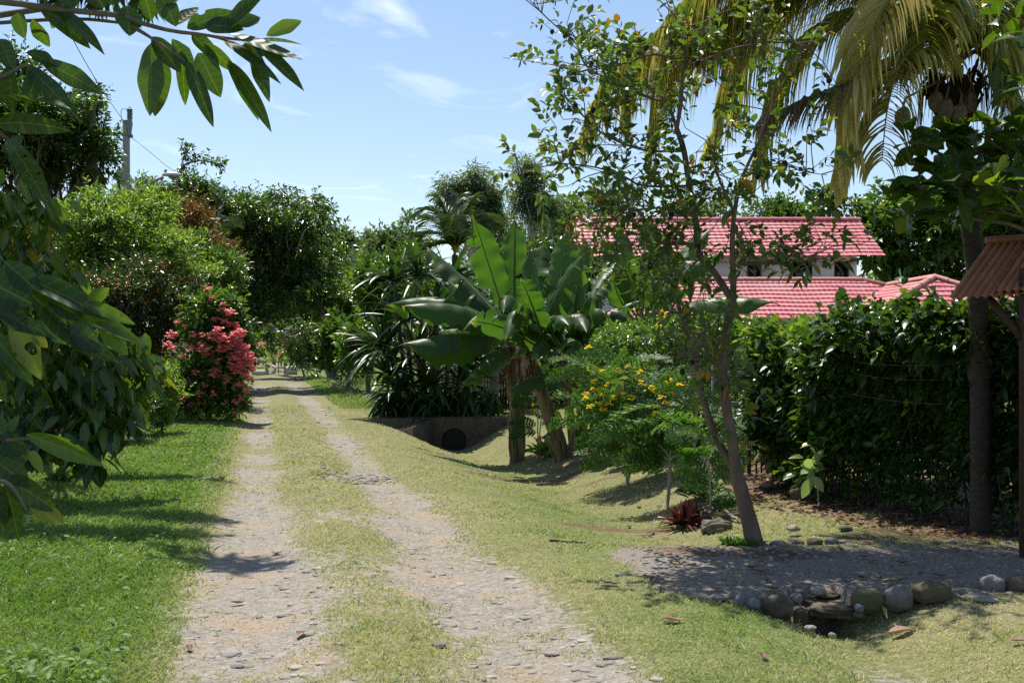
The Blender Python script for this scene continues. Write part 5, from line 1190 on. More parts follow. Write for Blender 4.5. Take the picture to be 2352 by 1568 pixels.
def post(name, label, px, Y, w, z1, mat, cat='post', group=None):
    c = A(PX(px, Y), Y, 0); c[2] = g1(c[0], c[1]); mb = MB(); mb.box(c + A(0, 0, z1 / 2), (w / 2, w / 2, z1 / 2 + .02), bevel=.012)
    mb.box(c + A(0, 0, z1 + .03), (w / 2 + .02, w / 2 + .02, .03), bevel=.008); o = mb.build(name, M[mat], None, smooth=False); return tag(o, label, cat, group)
post('gate_pillar', 'slim grey concrete gate pillar behind the culvert, left of the dark gate', 1137, 29.2, .19, 1.5, 'concrete')
post('gate_pillar', 'broad pale concrete gate pillar right of the dark gate, behind the banana stems', 1212, 28.6, .5, 1.55, 'concrete')
mb = MB()
for k in range(7): mb.box(P(1150 + k * 6.2, 905, 29.4) * A(1, 1, 0) + A(0, 0, .85), (.028, .02, .8))
dg = mb.build('slatted_gate', M['darkwood'], None, smooth=False); tag(dg, 'dark slatted gate between the two concrete pillars', 'gate')
o = thing('picket_fence', 'pale picket fence glimpsed through the strap leaves', 'fence', A(PX(1090, 29.6), 29.6, 0))
mb = MB()
for k in range(26): mb.box(A(PX(960 + k * 6.8, 29.7), 29.7, .72), (.026, .011, .72))
mb.build('pickets', M['palewood'], o, smooth=False); mb = MB()
for z in (.35, 1.1): mb.box(A(PX(1045, 29.74), 29.74, z), (1.0, .012, .03))
mb.build('rails', M['darkwood'], o, smooth=False)
# ------------------------------------------------------------ the red roofed house
def slope(mb, O, ex, es, poly, mod=.19, row=.34, amp=.010, step=.028):
    """pressed tile sheet: O origin at the eave, ex along the eave, es up the slope, poly = outline in (along, up)"""
    ex, es = nrm(ex), nrm(es); nn = np.cross(ex, es); nn = nn if nn[2] > 0 else -nn
    poly = np.array(poly, float); a0, a1 = poly[:, 0].min(), poly[:, 0].max(); u1 = poly[:, 1].max()
    na = int((a1 - a0) / mod * 6); aa = np.linspace(a0, a1, na + 1)
    uu = []; hh = []
    for k in range(int(u1 / row) + 1):
        for f, h in ((0, 1.), (.03, 1.), (.5, .5), (.999, .02)): uu.append((k + f) * row); hh.append(h * step)
    uu = np.array(uu); hh = np.array(hh); k = uu <= u1 + row; uu, hh = uu[k], hh[k]
    Am, Um = np.meshgrid(aa, uu); prof = amp * np.maximum(0, np.sin(Am / mod * 2 * np.pi)) ** .8
    H = prof + hh[:, None] * (.75 + .5 * vnoise(Am * .0 + np.floor(Am / (mod * 5)) * 1.7, np.floor(Um / row) * 2.3, 1.)) + (vnoise(Am, Um, .8) - .5) * .04
    stag = 0.03 * (np.sin(Am / mod * 2 * np.pi) > 0)
    V = O + Am[..., None] * ex + (Um - stag)[..., None] * es + H[..., None] * nn
    def inside(x, y):
        r = np.zeros(x.shape, bool); n = len(poly)
        for i in range(n):
            (xa, ya), (xb, yb) = poly[i], poly[(i + 1) % n]
            c = ((ya > y) != (yb > y)) & (x < (xb - xa) * (y - ya) / (yb - ya + 1e-12) + xa); r ^= c
        return r
    nx = len(aa); i, j = np.meshgrid(np.arange(len(uu) - 1), np.arange(nx - 1), indexing='ij')
    ca = (Am[:-1, :-1] + Am[1:, 1:]) / 2; cu = (Um[:-1, :-1] + Um[1:, 1:]) / 2; ok = inside(ca, cu)
    a = (i * nx + j)[ok]; mb.add(V.reshape(-1, 3), np.stack([a, a + 1, a + nx + 1, a + nx], -1))
def ridge(mb, a, b, r=.13, n=None):
    a, b = np.asarray(a, float), np.asarray(b, float); L = np.linalg.norm(b - a); n = max(2, int(L / .45)); d = (b - a) / n; t = nrm(b - a); s = nrm(np.cross(t, UP)); u = np.cross(s, t)
    for k in range(n):
        V = []
        for e, rr in ((0, r * 1.1), (1.06, r * .95)):
            for an in np.linspace(-.15, math.pi + .15, 9): V.append(a + d * (k + e) + s * rr * math.cos(an) + u * (rr * .75 * math.sin(an) - .02))
        mb.add(V, [[q, q + 1, q + 10, q + 9] for q in range(8)])
hs = thing('house', 'white house with pink red tiled roofs behind the hedge', 'house', A(9, 44, g1(9, 44)))
# upper storey: gable roof, ridge parallel to the picture
ye, yr = 45.0, 48.4; ze, zr = CAMZ + 212 / FPX * ye, CAMZ + 294 / FPX * yr
xa, xb = 2.45, 14.3; L = math.hypot(yr - ye, zr - ze)
mb = MB(); slope(mb, A(xa, ye, ze), A(1, 0, 0), A(0, yr - ye, zr - ze), [(0, 0), (xb - xa, 0), (xb - xa, L), (0, L)], .24, .36, .014, .034)
slope(mb, A(xa, 2 * yr - ye, ze), A(1, 0, 0), A(0, ye - yr, zr - ze), [(0, 0), (xb - xa, 0), (xb - xa, L), (0, L)], .24, .36, .014, .034)
ur = mb.build('roof', M['roof'], hs)
mb = MB(); ridge(mb, A(xa, yr, zr + .03), A(xb, yr, zr + .03), .16); mb.build('ridge_cap', M['roof'], ur)
mb = MB(); yw0, yw1 = ye + .75, 2 * yr - ye - .75; wx0, wx1 = 3.15, 13.42; zs = ze + (yw0 - ye) / (yr - ye) * (zr - ze) - .12; z0 = 2.2
def wall_open(mb, xa, xb, za, zb, y, openings, t=.18):
    xs_ = sorted({xa, xb} | {o[0] for o in openings} | {o[1] for o in openings}); zs_ = sorted({za, zb} | {o[2] for o in openings} | {o[3] for o in openings})
    for i in range(len(xs_) - 1):
        for j in range(len(zs_) - 1):
            c = ((xs_[i] + xs_[i + 1]) / 2, (zs_[j] + zs_[j + 1]) / 2)
            if any(o[0] < c[0] < o[1] and o[2] < c[1] < o[3] for o in openings): continue
            mb.box(A(c[0], y + t / 2, c[1]), ((xs_[i + 1] - xs_[i]) / 2, t / 2, (zs_[j + 1] - zs_[j]) / 2))
ops = [(PX(1916, 45.75), PX(1950, 45.75), 3.95, 5.0), (PX(1820, 45.75), PX(1866, 45.75), 3.95, 5.0), (PX(1715, 45.75), PX(1750, 45.75), 4.2, 5.0), (PX(1450, 45.75), PX(1500, 45.75), 4.1, 5.0)]
wall_open(mb, wx0, wx1, z0, zs, yw0, ops)
mb.box(A(wx0 + .09, (yw0 + yw1) / 2 + .1, (z0 + zs) / 2), (.088, (yw1 - yw0) / 2 - .1, (zs - z0) / 2)); mb.box(A(wx1 - .09, (yw0 + yw1) / 2 + .1, (z0 + zs) / 2), (.088, (yw1 - yw0) / 2 - .1, (zs - z0) / 2)); mb.box(A((wx0 + wx1) / 2, yw1, (z0 + zs) / 2), ((wx1 - wx0) / 2 - .2, .09, (zs - z0) / 2))
for x in (wx0 + .09, wx1 - .09):
    V = [A(x + q, y, z) for q in (-.085, .085) for y, z in ((yw0 + .2, zs - .02), (yw1 - .1, zs - .02), (yr, zr - .25))]; mb.add(V, [[0, 1, 4, 3], [1, 2, 5, 4], [2, 0, 3, 5]]); mb.add(V, [[0, 2, 1], [3, 4, 5]])
mb.build('wall', M['white'], hs, smooth=False)
for k, (a, b, c, d) in enumerate(ops):
    mb = MB(); t = .035; y = yw0 + .06
    for bx in ((A((a + b) / 2, y, c + t), ((b - a) / 2, .03, t)), (A((a + b) / 2, y, d - t), ((b - a) / 2, .03, t)), (A(a + t, y, (c + d) / 2), (t, .028, (d - c) / 2 - 2 * t)), (A(b - t, y, (c + d) / 2), (t, .028, (d - c) / 2 - 2 * t)), (A((a + b) / 2, y + .004, (c + d) / 2), (.02, .02, (d - c) / 2 - 2 * t))): mb.box(*bx)
    f = mb.build('window', M['darkwood' if k != 2 else 'nut'], hs, smooth=False)
    mb = MB(); mb.box(A((a + b) / 2, y + .05, (c + d) / 2), ((b - a) / 2, .006, (d - c) / 2)); mb.build('pane', M['glass'], f, smooth=False)
# brown bargeboard at the left gable
mb = MB()
for yy in np.linspace(ye + .1, yr, 2): pass
mb.box(A(xa + .08, (ye + yr) / 2 - .4, (ze + zr) / 2 - .36), (.03, 1.9, .09), ax=np.array([[1, 0, 0], nrm(A(0, yr - ye, zr - ze)), nrm(np.cross(A(1, 0, 0), A(0, yr - ye, zr - ze)))])); mb.box(A(xa + .25, ye + .25, ze - .25), (.2, .1, .5)); mb.build('bargeboard', M['nut'], hs, smooth=False)
# ground floor: hipped main roof with a wing towards the camera
zE = 2.62; yE, yR, zR = 40.0, 43.0, 4.1; L1 = math.hypot(yR - yE, zR - zE); xl, xr_, xrl, xrr = 3.1, 15.8, 6.1, 12.75
mb = MB(); slope(mb, A(xl, yE, zE), A(1, 0, 0), A(0, yR - yE, zR - zE), [(0, 0), (xr_ - xl, 0), (xrr - xl, L1), (xrl - xl, L1)])
slope(mb, A(xl, yE, zE), A(0, 1, 0), A(xrl - xl, 0, zR - zE), [(0, 0), (6, 0), (3, L1)]); slope(mb, A(xr_, yE, zE), A(0, 1, 0), A(xrr - xr_, 0, zR - zE), [(0, 0), (6, 0), (3, L1)])
xw, yp, zp, hwid = 13.8, 38.4, 3.92, 2.85; yF = 36.0; L2 = math.hypot(hwid, zp - zE); yb = 43.2
slope(mb, A(xw - hwid, yF, zE), A(0, 1, 0), A(hwid, 0, zp - zE), [(0, 0), (yb - yF, 0), (yb - yF, L2), (yp - yF, L2)])
slope(mb, A(xw + hwid, yF, zE), A(0, 1, 0), A(-hwid, 0, zp - zE), [(0, 0), (yb - yF, 0), (yb - yF, L2), (yp - yF, L2)])
L3 = math.hypot(yp - yF, zp - zE); slope(mb, A(xw - hwid, yF, zE), A(1, 0, 0), A(0, yp - yF, zp - zE), [(0, 0), (2 * hwid, 0), (hwid, L3)])
# low lean-to continuing right of the wing
slope(mb, A(xw + hwid - .2, 37.2, zE), A(1, 0, 0), A(0, 2.4, 1.25), [(0, 0), (5, 0), (5, 2.7), (0, 2.7)])
lr = mb.build('roof', M['roof'], hs)
mb = MB(); ridge(mb, A(xrl, yR, zR + .03), A(xrr, yR, zR + .03)); ridge(mb, A(xl, yE, zE + .03), A(xrl, yR, zR + .03)); ridge(mb, A(xrr, yR, zR + .03), A(xw, yR + .3, zp + .02)); ridge(mb, A(xw, yR, zp + .03), A(xw, yp, zp + .03))
ridge(mb, A(xw - hwid, yF, zE + .04), A(xw, yp, zp + .04)); ridge(mb, A(xw + hwid, yF, zE + .04), A(xw, yp, zp + .04)); mb.build('ridge_cap', M['ridge'], lr)
mb = MB(); mb.box(A((xl + xw - hwid) / 2, yE - .06, zE - .10), ((xw - hwid - xl) / 2, .05, .10), bevel=.02); mb.box(A(xw, yF - .06, zE - .10), (hwid + .05, .05, .10), bevel=.02); mb.box(A(xw - hwid - .06, (yF + yE) / 2 - .08, zE - .10), (.05, (yE - yF) / 2 - .08, .098), bevel=.02); mb.box(A(xw + hwid + 2.6, 37.14, zE - .1), (2.5, .05, .1), bevel=.02); mb.build('gutter', M['fascia'], lr, smooth=False)
mb = MB(); mb.box(A((xl + xw - hwid) / 2 + .1, 43, zE - .3), ((xw - hwid - xl) / 2 - .3, 2.9, .1)); mb.box(A(xw, 39.5, zE - .3), (hwid - .1, 3.4, .098)); mb.build('soffit', M['soffit'], lr, smooth=False)
mb = MB(); mb.box(A((xl + xw - hwid) / 2 + .2, 43.3, 1.15), ((xw - hwid - xl) / 2 - .7, 2.6, 1.25)); mb.box(A(xw, 39.9, 1.15), (hwid - .6, 3.2, 1.24)); mb.build('wall', M['greenwall'], hs, smooth=False)

# ------------------------------------------------------------ rusty kiosk roof at the right edge
YK = 9.0
k0 = P(2177, 686, YK); k1 = P(2375, 676, YK - .12)               # eave, left to right
ex = nrm(k1 - k0); top = P(2272, 555, YK + .55); es = nrm(top - k0 - ex * ((top - k0) @ ex) * 0); Ls = np.linalg.norm(top - k0)
kb = A(PX(2352, 8.95), 8.95, 0); kb[2] = g1(kb[0], kb[1])
ks = thing('kiosk', 'small wooden kiosk with a rusty corrugated roof at the right edge', 'kiosk', kb)
def corrug(mb, O, ex, es, W, L, lift=0., mod=.058, amp=.012):
    nn = nrm(np.cross(ex, es)); nn = nn if nn[2] > 0 else -nn; aa = np.linspace(0, W, int(W / mod * 8)); uu = np.linspace(0, L, 5)
    Am, Um = np.meshgrid(aa, uu); V = O + Am[..., None] * ex + Um[..., None] * es + (lift + amp * np.sin(Am / mod * 6.283))[..., None] * nn; n = len(aa)
    i, j = np.meshgrid(np.arange(4), np.arange(n - 1), indexing='ij'); a = i * n + j
    F = np.stack([a, a + 1, a + n + 1, a + n], -1).reshape(-1, 4); mb.add(V.reshape(-1, 3), F)
mb = MB(); corrug(mb, k0, ex, es, 1.5, Ls); corrug(mb, k0 + ex * .33 - es * -.02 , ex, es, 1.2, Ls * .98, .028)
rf = mb.build('roof', M['rustroof'], ks)
mb = MB(); mb.tube([top + A(-.03, 0, .01), top + ex * 1.5 + A(0, 0, .01)], .03, 8); mb.build('ridge_cap', M['rustroof'], rf)
mb = MB(); bs = nrm(A(es[0], es[1], -abs(es[2]))); corrug(mb, top + A(0, .0, -.01), ex, bs, 1.5, Ls)
mb.build('back_sheet', M['rustroof'], ks)
mb = MB(); mb.box(kb + A(0, 0, 1.1), (.028, .028, 1.1), bevel=.004); mb.build('post', M['darkwood'], ks, smooth=False)
mb = MB(); a, b = P(2262, 672, YK + .12), P(2345, 775, 8.95); d = nrm(b - a); s1 = nrm(np.cross(d, A(0, 1, 0))); mb.box((a + b) / 2, (np.linalg.norm(b - a) / 2, .02, .025), ax=np.array([d, nrm(np.cross(s1, d)), s1])); mb.build('brace', M['darkwood'], ks, smooth=False)
mb = MB(); mb.box(kb + A(.35, .05, .95), (.32, .015, .85), bevel=.004); mb.build('panel', M['darkwood'], ks, smooth=False)
mb = MB(); mb.box(kb + A(.95, .0, 1.05), (.035, .035, 1.05), bevel=.004); mb.build('post', M['darkwood'], ks, smooth=False)
# sagging barbed wires in front of the hedge
wr = thing('wire_fence', 'sagging thin wires strung across the dark face of the hedge', 'fence', A(3.6, 10.2, g1(3.6, 10.2)))
for (ya, yb) in ((830, 815), (858, 856), (905, 918)):
    mb = MB(); a = P(1960, ya, 10.9); b = P(2340, yb, 9.3); t = np.linspace(0, 1, 14)[:, None]; p = a + (b - a) * t - UP * .06 * 4 * t * (1 - t); mb.tube(p, .0012, 4); mb.build('wire', M['wire'], wr)
# ------------------------------------------------------------ trees and shrubs along the left of the track
def bx(px, Y): return (PX(px, Y), Y)
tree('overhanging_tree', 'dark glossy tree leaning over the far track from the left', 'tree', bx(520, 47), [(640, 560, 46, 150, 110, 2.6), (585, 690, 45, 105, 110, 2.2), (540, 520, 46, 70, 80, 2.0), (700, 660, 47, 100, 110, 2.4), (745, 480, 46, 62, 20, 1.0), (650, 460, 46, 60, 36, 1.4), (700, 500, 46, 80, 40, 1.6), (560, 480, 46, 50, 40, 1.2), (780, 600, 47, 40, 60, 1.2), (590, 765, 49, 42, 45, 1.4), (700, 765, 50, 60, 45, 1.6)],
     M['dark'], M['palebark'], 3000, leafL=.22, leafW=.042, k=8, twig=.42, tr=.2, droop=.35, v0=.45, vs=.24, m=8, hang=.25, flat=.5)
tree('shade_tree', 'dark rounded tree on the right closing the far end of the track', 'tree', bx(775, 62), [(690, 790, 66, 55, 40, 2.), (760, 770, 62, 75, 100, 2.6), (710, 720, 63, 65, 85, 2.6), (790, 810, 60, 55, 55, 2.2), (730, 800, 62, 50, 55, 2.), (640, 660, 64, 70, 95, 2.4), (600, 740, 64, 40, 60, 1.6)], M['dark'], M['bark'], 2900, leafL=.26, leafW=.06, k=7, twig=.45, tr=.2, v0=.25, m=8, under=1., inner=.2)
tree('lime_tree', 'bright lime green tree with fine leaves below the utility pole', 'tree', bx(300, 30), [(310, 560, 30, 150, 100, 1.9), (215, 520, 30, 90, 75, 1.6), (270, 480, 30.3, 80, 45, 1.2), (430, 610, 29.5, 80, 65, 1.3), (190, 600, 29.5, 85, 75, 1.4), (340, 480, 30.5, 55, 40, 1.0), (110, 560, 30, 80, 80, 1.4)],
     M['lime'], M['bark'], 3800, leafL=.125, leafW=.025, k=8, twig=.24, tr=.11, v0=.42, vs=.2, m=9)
tree('red_tipped_shrub', 'dense shrub with scattered red young leaves left of the pink flowers', 'shrub', bx(330, 27.6), [(310, 690, 27.4, 110, 90, 1.3), (230, 680, 27.2, 80, 80, 1.2), (390, 690, 27.8, 70, 85, 1.0), (330, 800, 27.4, 90, 90, 1.2), (420, 790, 28, 50, 80, .8)],
     M['redtip'], M['bark'], 2900, leafL=.10, leafW=.022, k=8, twig=.2, tr=.07, v0=.5, vs=.24, m=9)
pk = tree('pink_flowering_shrub', 'tall shrub covered in salmon pink flower clusters beside the track', 'shrub', bx(480, 26), [(480, 800, 26, 80, 125, .85), (505, 870, 25.7, 62, 85, .8), (430, 870, 26, 55, 90, .8), (500, 720, 26.2, 40, 70, .6), (540, 800, 26, 40, 70, .6), (480, 925, 25.8, 85, 45, .8), (420, 930, 25.8, 50, 40, .7), (530, 930, 25.7, 40, 36, .5)],
     M['mid'], M['bark'], 2300, leafL=.12, leafW=.032, k=7, twig=.24, tr=.06, v0=.5, m=10, T=T_MID)
for i, (px, py, r) in enumerate([(478, 664, .10), (482, 688, .12), (510, 705, .14), (528, 722, .16), (520, 740, .14), (535, 752, .15), (500, 760, .14), (548, 765, .16), (470, 770, .12), (487, 772, .16), (505, 780, .17), (523, 778, .18), (545, 785, .17), (465, 800, .17), (480, 808, .15), (510, 800, .16), (530, 800, .15), (555, 800, .18), (565, 815, .16),
                             (560, 835, .18), (575, 845, .15), (545, 850, .14), (568, 868, .13), (530, 840, .11), (500, 830, .10), (395, 770, .13), (410, 740, .09), (428, 750, .08), (385, 790, .10), (445, 770, .10), (395, 800, .11), (400, 890, .12), (420, 915, .15), (440, 930, .10), (495, 858, .16), (520, 870, .12), (545, 880, .12), (565, 895, .12), (555, 915, .1), (540, 925, .1),
                             (470, 885, .09), (450, 855, .1), (460, 905, .12), (425, 880, .08), (490, 905, .1), (515, 925, .08), (538, 950, .08), (560, 858, .14), (575, 825, .13), (550, 820, .16), (535, 820, .13), (495, 735, .1), (440, 800, .1), (420, 820, .09), (600, 790, .08)]):
    flower_head(pk, P(px, py, 25.0 + .15 * random.random() + (.45 if py < 760 else 0)), r * .88, int(7 + r * 70), 'pink', v=.55)
tree('yellow_green_shrub', 'small yellow green shrub at the edge of the lawn, left of the pink flowers', 'shrub', bx(375, 21.8), [(370, 925, 21.8, 48, 62, .5), (395, 880, 21.8, 32, 35, .4), (350, 900, 21.8, 40, 60, .5), (365, 985, 21.6, 34, 30, .4)], M['lime'], M['bark'], 800, leafL=.075, leafW=.021, k=7, twig=.14, tr=.025, v0=.4, vs=.2, m=7)
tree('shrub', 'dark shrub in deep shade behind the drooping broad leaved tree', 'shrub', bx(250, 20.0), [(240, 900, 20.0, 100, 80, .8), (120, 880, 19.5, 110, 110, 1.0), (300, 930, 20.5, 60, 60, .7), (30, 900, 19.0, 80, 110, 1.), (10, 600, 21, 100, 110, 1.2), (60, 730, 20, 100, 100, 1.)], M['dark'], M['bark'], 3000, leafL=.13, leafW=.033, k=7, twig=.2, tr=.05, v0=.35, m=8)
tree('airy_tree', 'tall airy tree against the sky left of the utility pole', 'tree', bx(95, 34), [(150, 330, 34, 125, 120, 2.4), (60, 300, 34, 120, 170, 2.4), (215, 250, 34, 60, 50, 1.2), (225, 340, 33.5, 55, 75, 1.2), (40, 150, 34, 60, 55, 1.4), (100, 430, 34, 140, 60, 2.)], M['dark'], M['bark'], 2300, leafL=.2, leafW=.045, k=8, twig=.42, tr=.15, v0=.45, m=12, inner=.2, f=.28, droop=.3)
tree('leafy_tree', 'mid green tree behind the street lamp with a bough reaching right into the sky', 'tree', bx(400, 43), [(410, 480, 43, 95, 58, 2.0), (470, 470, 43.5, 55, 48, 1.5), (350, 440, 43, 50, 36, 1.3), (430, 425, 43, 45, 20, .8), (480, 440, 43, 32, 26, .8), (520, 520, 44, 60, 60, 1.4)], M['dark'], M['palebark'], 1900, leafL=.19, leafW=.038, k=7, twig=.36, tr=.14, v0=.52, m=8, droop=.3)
# the bough itself, part of that tree's outline
mb = MB(); wd = MB(); p = smooth(PB([(400, 440), (418, 385), (450, 370), (485, 372), (508, 380)], 42.5), 5); wd.tube(p, np.linspace(.05, .012, len(p)), 5); p2 = smooth(PB([(413, 395), (425, 350), (432, 345)], 42.5), 4); wd.tube(p2, np.linspace(.03, .01, len(p2)), 4)
q = np.concatenate([p[6:], p2[3:]]); q = np.repeat(q, 2, 0) + rvec(2 * len(q)) * .12; sprigs(mb, q, nrm(rvec(len(q)) + UP * .4), 8, .3, .2, .04, T_DIA, .3, .3, v0=.5)
lt = [o for o in bpy.data.objects if o.name == 'leafy_tree'][0]; wd.build('branch', M['palebark'], lt); mb.build('foliage', M['dark'], lt)
tree('rusty_tree', 'sparse tree with rust brown leaves between the lime tree and the dark tree', 'tree', bx(440, 34), [(440, 530, 34, 42, 62, 1.0), (415, 500, 34, 26, 36, .7), (505, 590, 35, 40, 50, .9)], M['rust'], M['bark'], 520, leafL=.15, leafW=.03, k=7, twig=.3, tr=.06, m=7, inner=.2)
tree('roadside_tree', 'leafy green tree filling the gap above the pink flowers', 'tree', bx(470, 32), [(470, 620, 32, 70, 80, 1.4), (400, 640, 31, 70, 75, 1.4), (510, 660, 33, 55, 70, 1.3), (520, 760, 33, 50, 60, 1.0)], M['mid'], M['bark'], 1900, leafL=.14, leafW=.03, k=7, twig=.28, tr=.09, v0=.4, m=8)

# drooping broad-leaved tree in the left middle ground
nb = P(108, 1090, 14.6); nb[2] = g1(nb[0], nb[1]); noni = thing('noni_tree', 'broad leaved tree with hanging quilted leaves on the left lawn', 'tree', nb)
w = MB(); w.tube(smooth([nb - A(0, 0, .1), P(112, 1000, 14.6), P(125, 900, 14.5), P(120, 760, 14.6), P(90, 600, 14.6)]), np.linspace(.07, .035, 13), 8, rough=.08)
lm = MB()
def hangers(c, n, sp, v0=.4, L=.27, up=0.):
    d = nrm(rvec(n) * A(1, 1, .5) - UP * (.75 - up)); b = c + rvec(n) * sp * (rng.random((n, 1)) ** .5)
    leaves(lm, b, d, UP * .6 + A(0, -.3, 0) + rng.normal(size=(n, 3)) * .5, L * (.7 + .5 * rng.random(n)), L * .21 * (.8 + .4 * rng.random(n)), T_FINE, .25, np.clip(v0 + rng.normal(size=n) * .2, 0, 1))
for (px, py, dy, n, sp, v0) in ((60, 560, 0, 46, .40, .6), (110, 620, 0, 44, .38, .6), (30, 660, -.2, 40, .4, .5), (150, 660, .1, 36, .36, .55), (90, 480, .2, 40, .36, .6), (20, 450, .2, 40, .4, .6), (70, 730, 0, 50, .42, .4), (160, 760, -.2, 50, .38, .4), (240, 780, -.1, 46, .36, .45), (300, 800, 0, 38, .32, .5), (330, 850, .1, 34, .28, .5),
                          (60, 830, -.2, 56, .42, .3), (150, 850, -.4, 60, .4, .35), (230, 860, -.3, 56, .38, .38), (290, 900, -.1, 46, .32, .42), (40, 940, -.2, 50, .4, .3), (130, 940, -.5, 56, .38, .3), (210, 950, -.5, 50, .34, .35), (265, 970, -.3, 36, .28, .4), (170, 1020, -.7, 34, .26, .25), (215, 1040, -.7, 24, .2, .22), (90, 1010, -.3, 34, .3, .25), (-40, 700, 0, 60, .5, .4), (-40, 900, 0, 60, .5, .3), (-50, 500, .2, 50, .5, .5), (10, 1000, -.3, 36, .3, .3)):
    c = P(px, py, 12.6 + dy); s0 = P(118 - .05 * (px - 118), min(1000, py + 90), 14.55); w.tube(smooth([s0, s0 * .5 + c * .5 + A(0, 0, .12), c]), np.linspace(.028, .008, 7), 5); hangers(c, n, sp * .9, v0 + .08, .245)  # upper clumps get a lighter leaf colour to look sunlit
w.build('trunk', M['bark'], noni); lm.build('crown', M['noni'], noni)
o = tuft('weed_plant', 'small weedy plant at the foot of the drooping broad leaved tree', 'plant', P(140, 1120, 13.9)[:2], 40, .3, .035, M['mid'], 2., T_MID, .4, .6, up=.5)

# a tall tree outside the left edge whose high boughs shade the lawn
b = A(-8.2, 14.2, 0); b[2] = g1(b[0], b[1]); t = thing('mango_tree', 'tall leafy tree outside the left edge whose high boughs shade the lawn', 'tree', b)
w = MB(); mb = MB(); fk = A(-7.6, 14.1, 5.6); w.tube(smooth([b - A(0, 0, .1), b + A(.1, 0, 2.5), fk]), np.linspace(.2, .12, 7), 9)
for (xe, ye, ze, wx, n) in ((-5.4, 17.5, 7.0, 1.5, 120), (-4.5, 14.2, 7.0, 2.2, 190), (-4.5, 13.05, 7.0, 2.2, 170), (-6.3, 13.6, 7.0, 1.2, 200), (-3.45, 12.1, 7.0, .55, 34), (-6.2, 11.2, 7.0, 1.0, 50)):
    p = wig(fk, A(xe, ye, ze), 9, .03); w.tube(p, np.linspace(.07, .01, 9), 5); q = A(xe - wx, ye, ze) + rng.random((n, 1)) * A(wx, 0, 0) * 1.1 + rng.normal(size=(n, 3)) * A(.1, .10, .12)
    sprigs(mb, q, nrm(rvec(n) + UP * .3), 8, .25, .2, .04, T_DIA, .4, .1, v0=.4, hang=.3)
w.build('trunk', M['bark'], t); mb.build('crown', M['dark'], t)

# ------------------------------------------------------------ utility pole, street lamp, wires
YU = 40.0
ub = A(PX(290, YU), YU, 0); ub[2] = g1(ub[0], ub[1])
up = thing('utility_pole', 'grey utility pole with a ribbed insulator on top, rising from the lime tree', 'utility pole', ub)
mb = MB(); zt = P(290, 277, YU)[2]; mb.tube([ub - A(0, 0, .1), A(ub[0], YU, zt * .5), A(ub[0], YU, zt)], [.16, .14, .115], 14); mb.build('pole', M['polewood'], up)
mb = MB(); c = P(298, 278, YU - .1); mb.tube([c - A(0, 0, .5), c - A(0, 0, .1), c + A(0, 0, .05)], [.05, .10, .08], 10)
for k in range(8): z = c + A(0, 0, .06 + .045 * k); mb.tube([z, z + A(0, 0, .012), z + A(0, 0, .032), z + A(0, 0, .045)], [.055, .105, .085, .055], 12)
mb.tube([c + A(0, 0, .40), c + A(0, 0, .47)], [.05, .03], 8); mb.build('insulator', M['insul'], up)
mb = MB(); c = P(291, 310, YU); mb.box(c, (.16, .15, .045), bevel=.01); mb.box(c + A(.16, -.05, -.05), (.06, .05, .06), bevel=.01); mb.build('bracket', M['insul'], up)
mb = MB(); c = P(282, 422, YU + .3); mb.box(c, (.17, .15, .5), bevel=.015); mb.tube([P(282, 390, YU + .3), P(282, 380, YU + .3)], [.05, .04], 8); mb.build('transformer_box', M['greypaint'], up)
mb = MB(); mb.tube(smooth(PB([(296, 262), (288, 250), (278, 256), (281, 280)], YU - .1), 6), .010, 4); mb.tube(smooth(PB([(281, 290), (270, 330), (262, 352), (270, 345)], YU), 6), .008, 4); mb.build('jumper_wire', M['wire'], up)
lb = P(306, 438, YU - .3); la = thing('street_lamp', 'curved street lamp arm with a pale cobra head lamp fixed to the utility pole', 'street lamp', P(296, 448, YU - .3))
mb = MB(); mb.tube(smooth(PB([(290, 452), (320, 436), (350, 418), (375, 407)], YU - .3), 6), .045, 8); mb.build('arm', M['polewood'], la)
V, F = ICO3; c = P(394, 402, YU - .3); mb = MB(); Q = V * A(.33, .15, .11); Q[:, 2] = np.maximum(Q[:, 2], -.035); mb.add(Q + c, F); hd = mb.build('lamp_head', M['lampwhite'], la)
mb = MB(); Q = V * A(.18, .11, .09); Q[:, 2] = np.minimum(Q[:, 2], .0); mb.add(Q + c + A(.06, 0, -.038), F); mb.build('lens', M['insul'], hd)
mb = MB(); Q = c + A(-.2, 0, .06); mb.tube([Q, Q + A(0, 0, .10), Q + A(0, 0, .13)], [.05, .05, .02], 10); mb.build('photocell', M['insul'], hd)
def cable(label, l, r=.012):
    mb = MB(); p = smooth(np.array(l), 8); mb.tube(p, r, 4); return tag(mb.build('power_line', M['wire']), label, 'cable', 'overhead cables')
cable('overhead cable running up to the left from the top of the utility pole', [P(289, 285, YU), P(240, 215, 34), P(175, 105, 27), P(120, -20, 22)], .010)
cable('overhead cable slanting down to the right behind the street lamp', [P(297, 312, YU), P(345, 350, 41), P(385, 383, 42.5), P(440, 420, 45)], .010)
cable('thin cable crossing the dark trees towards the far pole', [P(600, 655, 60), P(680, 658, 62), P(755, 663, 64)], .02)
def far_pole(px, py0, Y, r, label):
    b = A(PX(px, Y), Y, 0); b[2] = g1(b[0], b[1]); mb = MB(); z = P(px, py0, Y)[2]; mb.tube([b, A(b[0], Y, z)], [r * 1.2, r], 8); o = thing('utility_pole', label, 'utility pole', b); mb.build('pole', M['polewood'], o)
    mb = MB(); mb.tube([A(b[0], Y, z), A(b[0], Y, z + .12), A(b[0], Y, z + .2)], [.05, .07, .03], 8); mb.box(A(b[0], Y, z - .3), (.25, .04, .04)); mb.build('insulator', M['insul'], o)
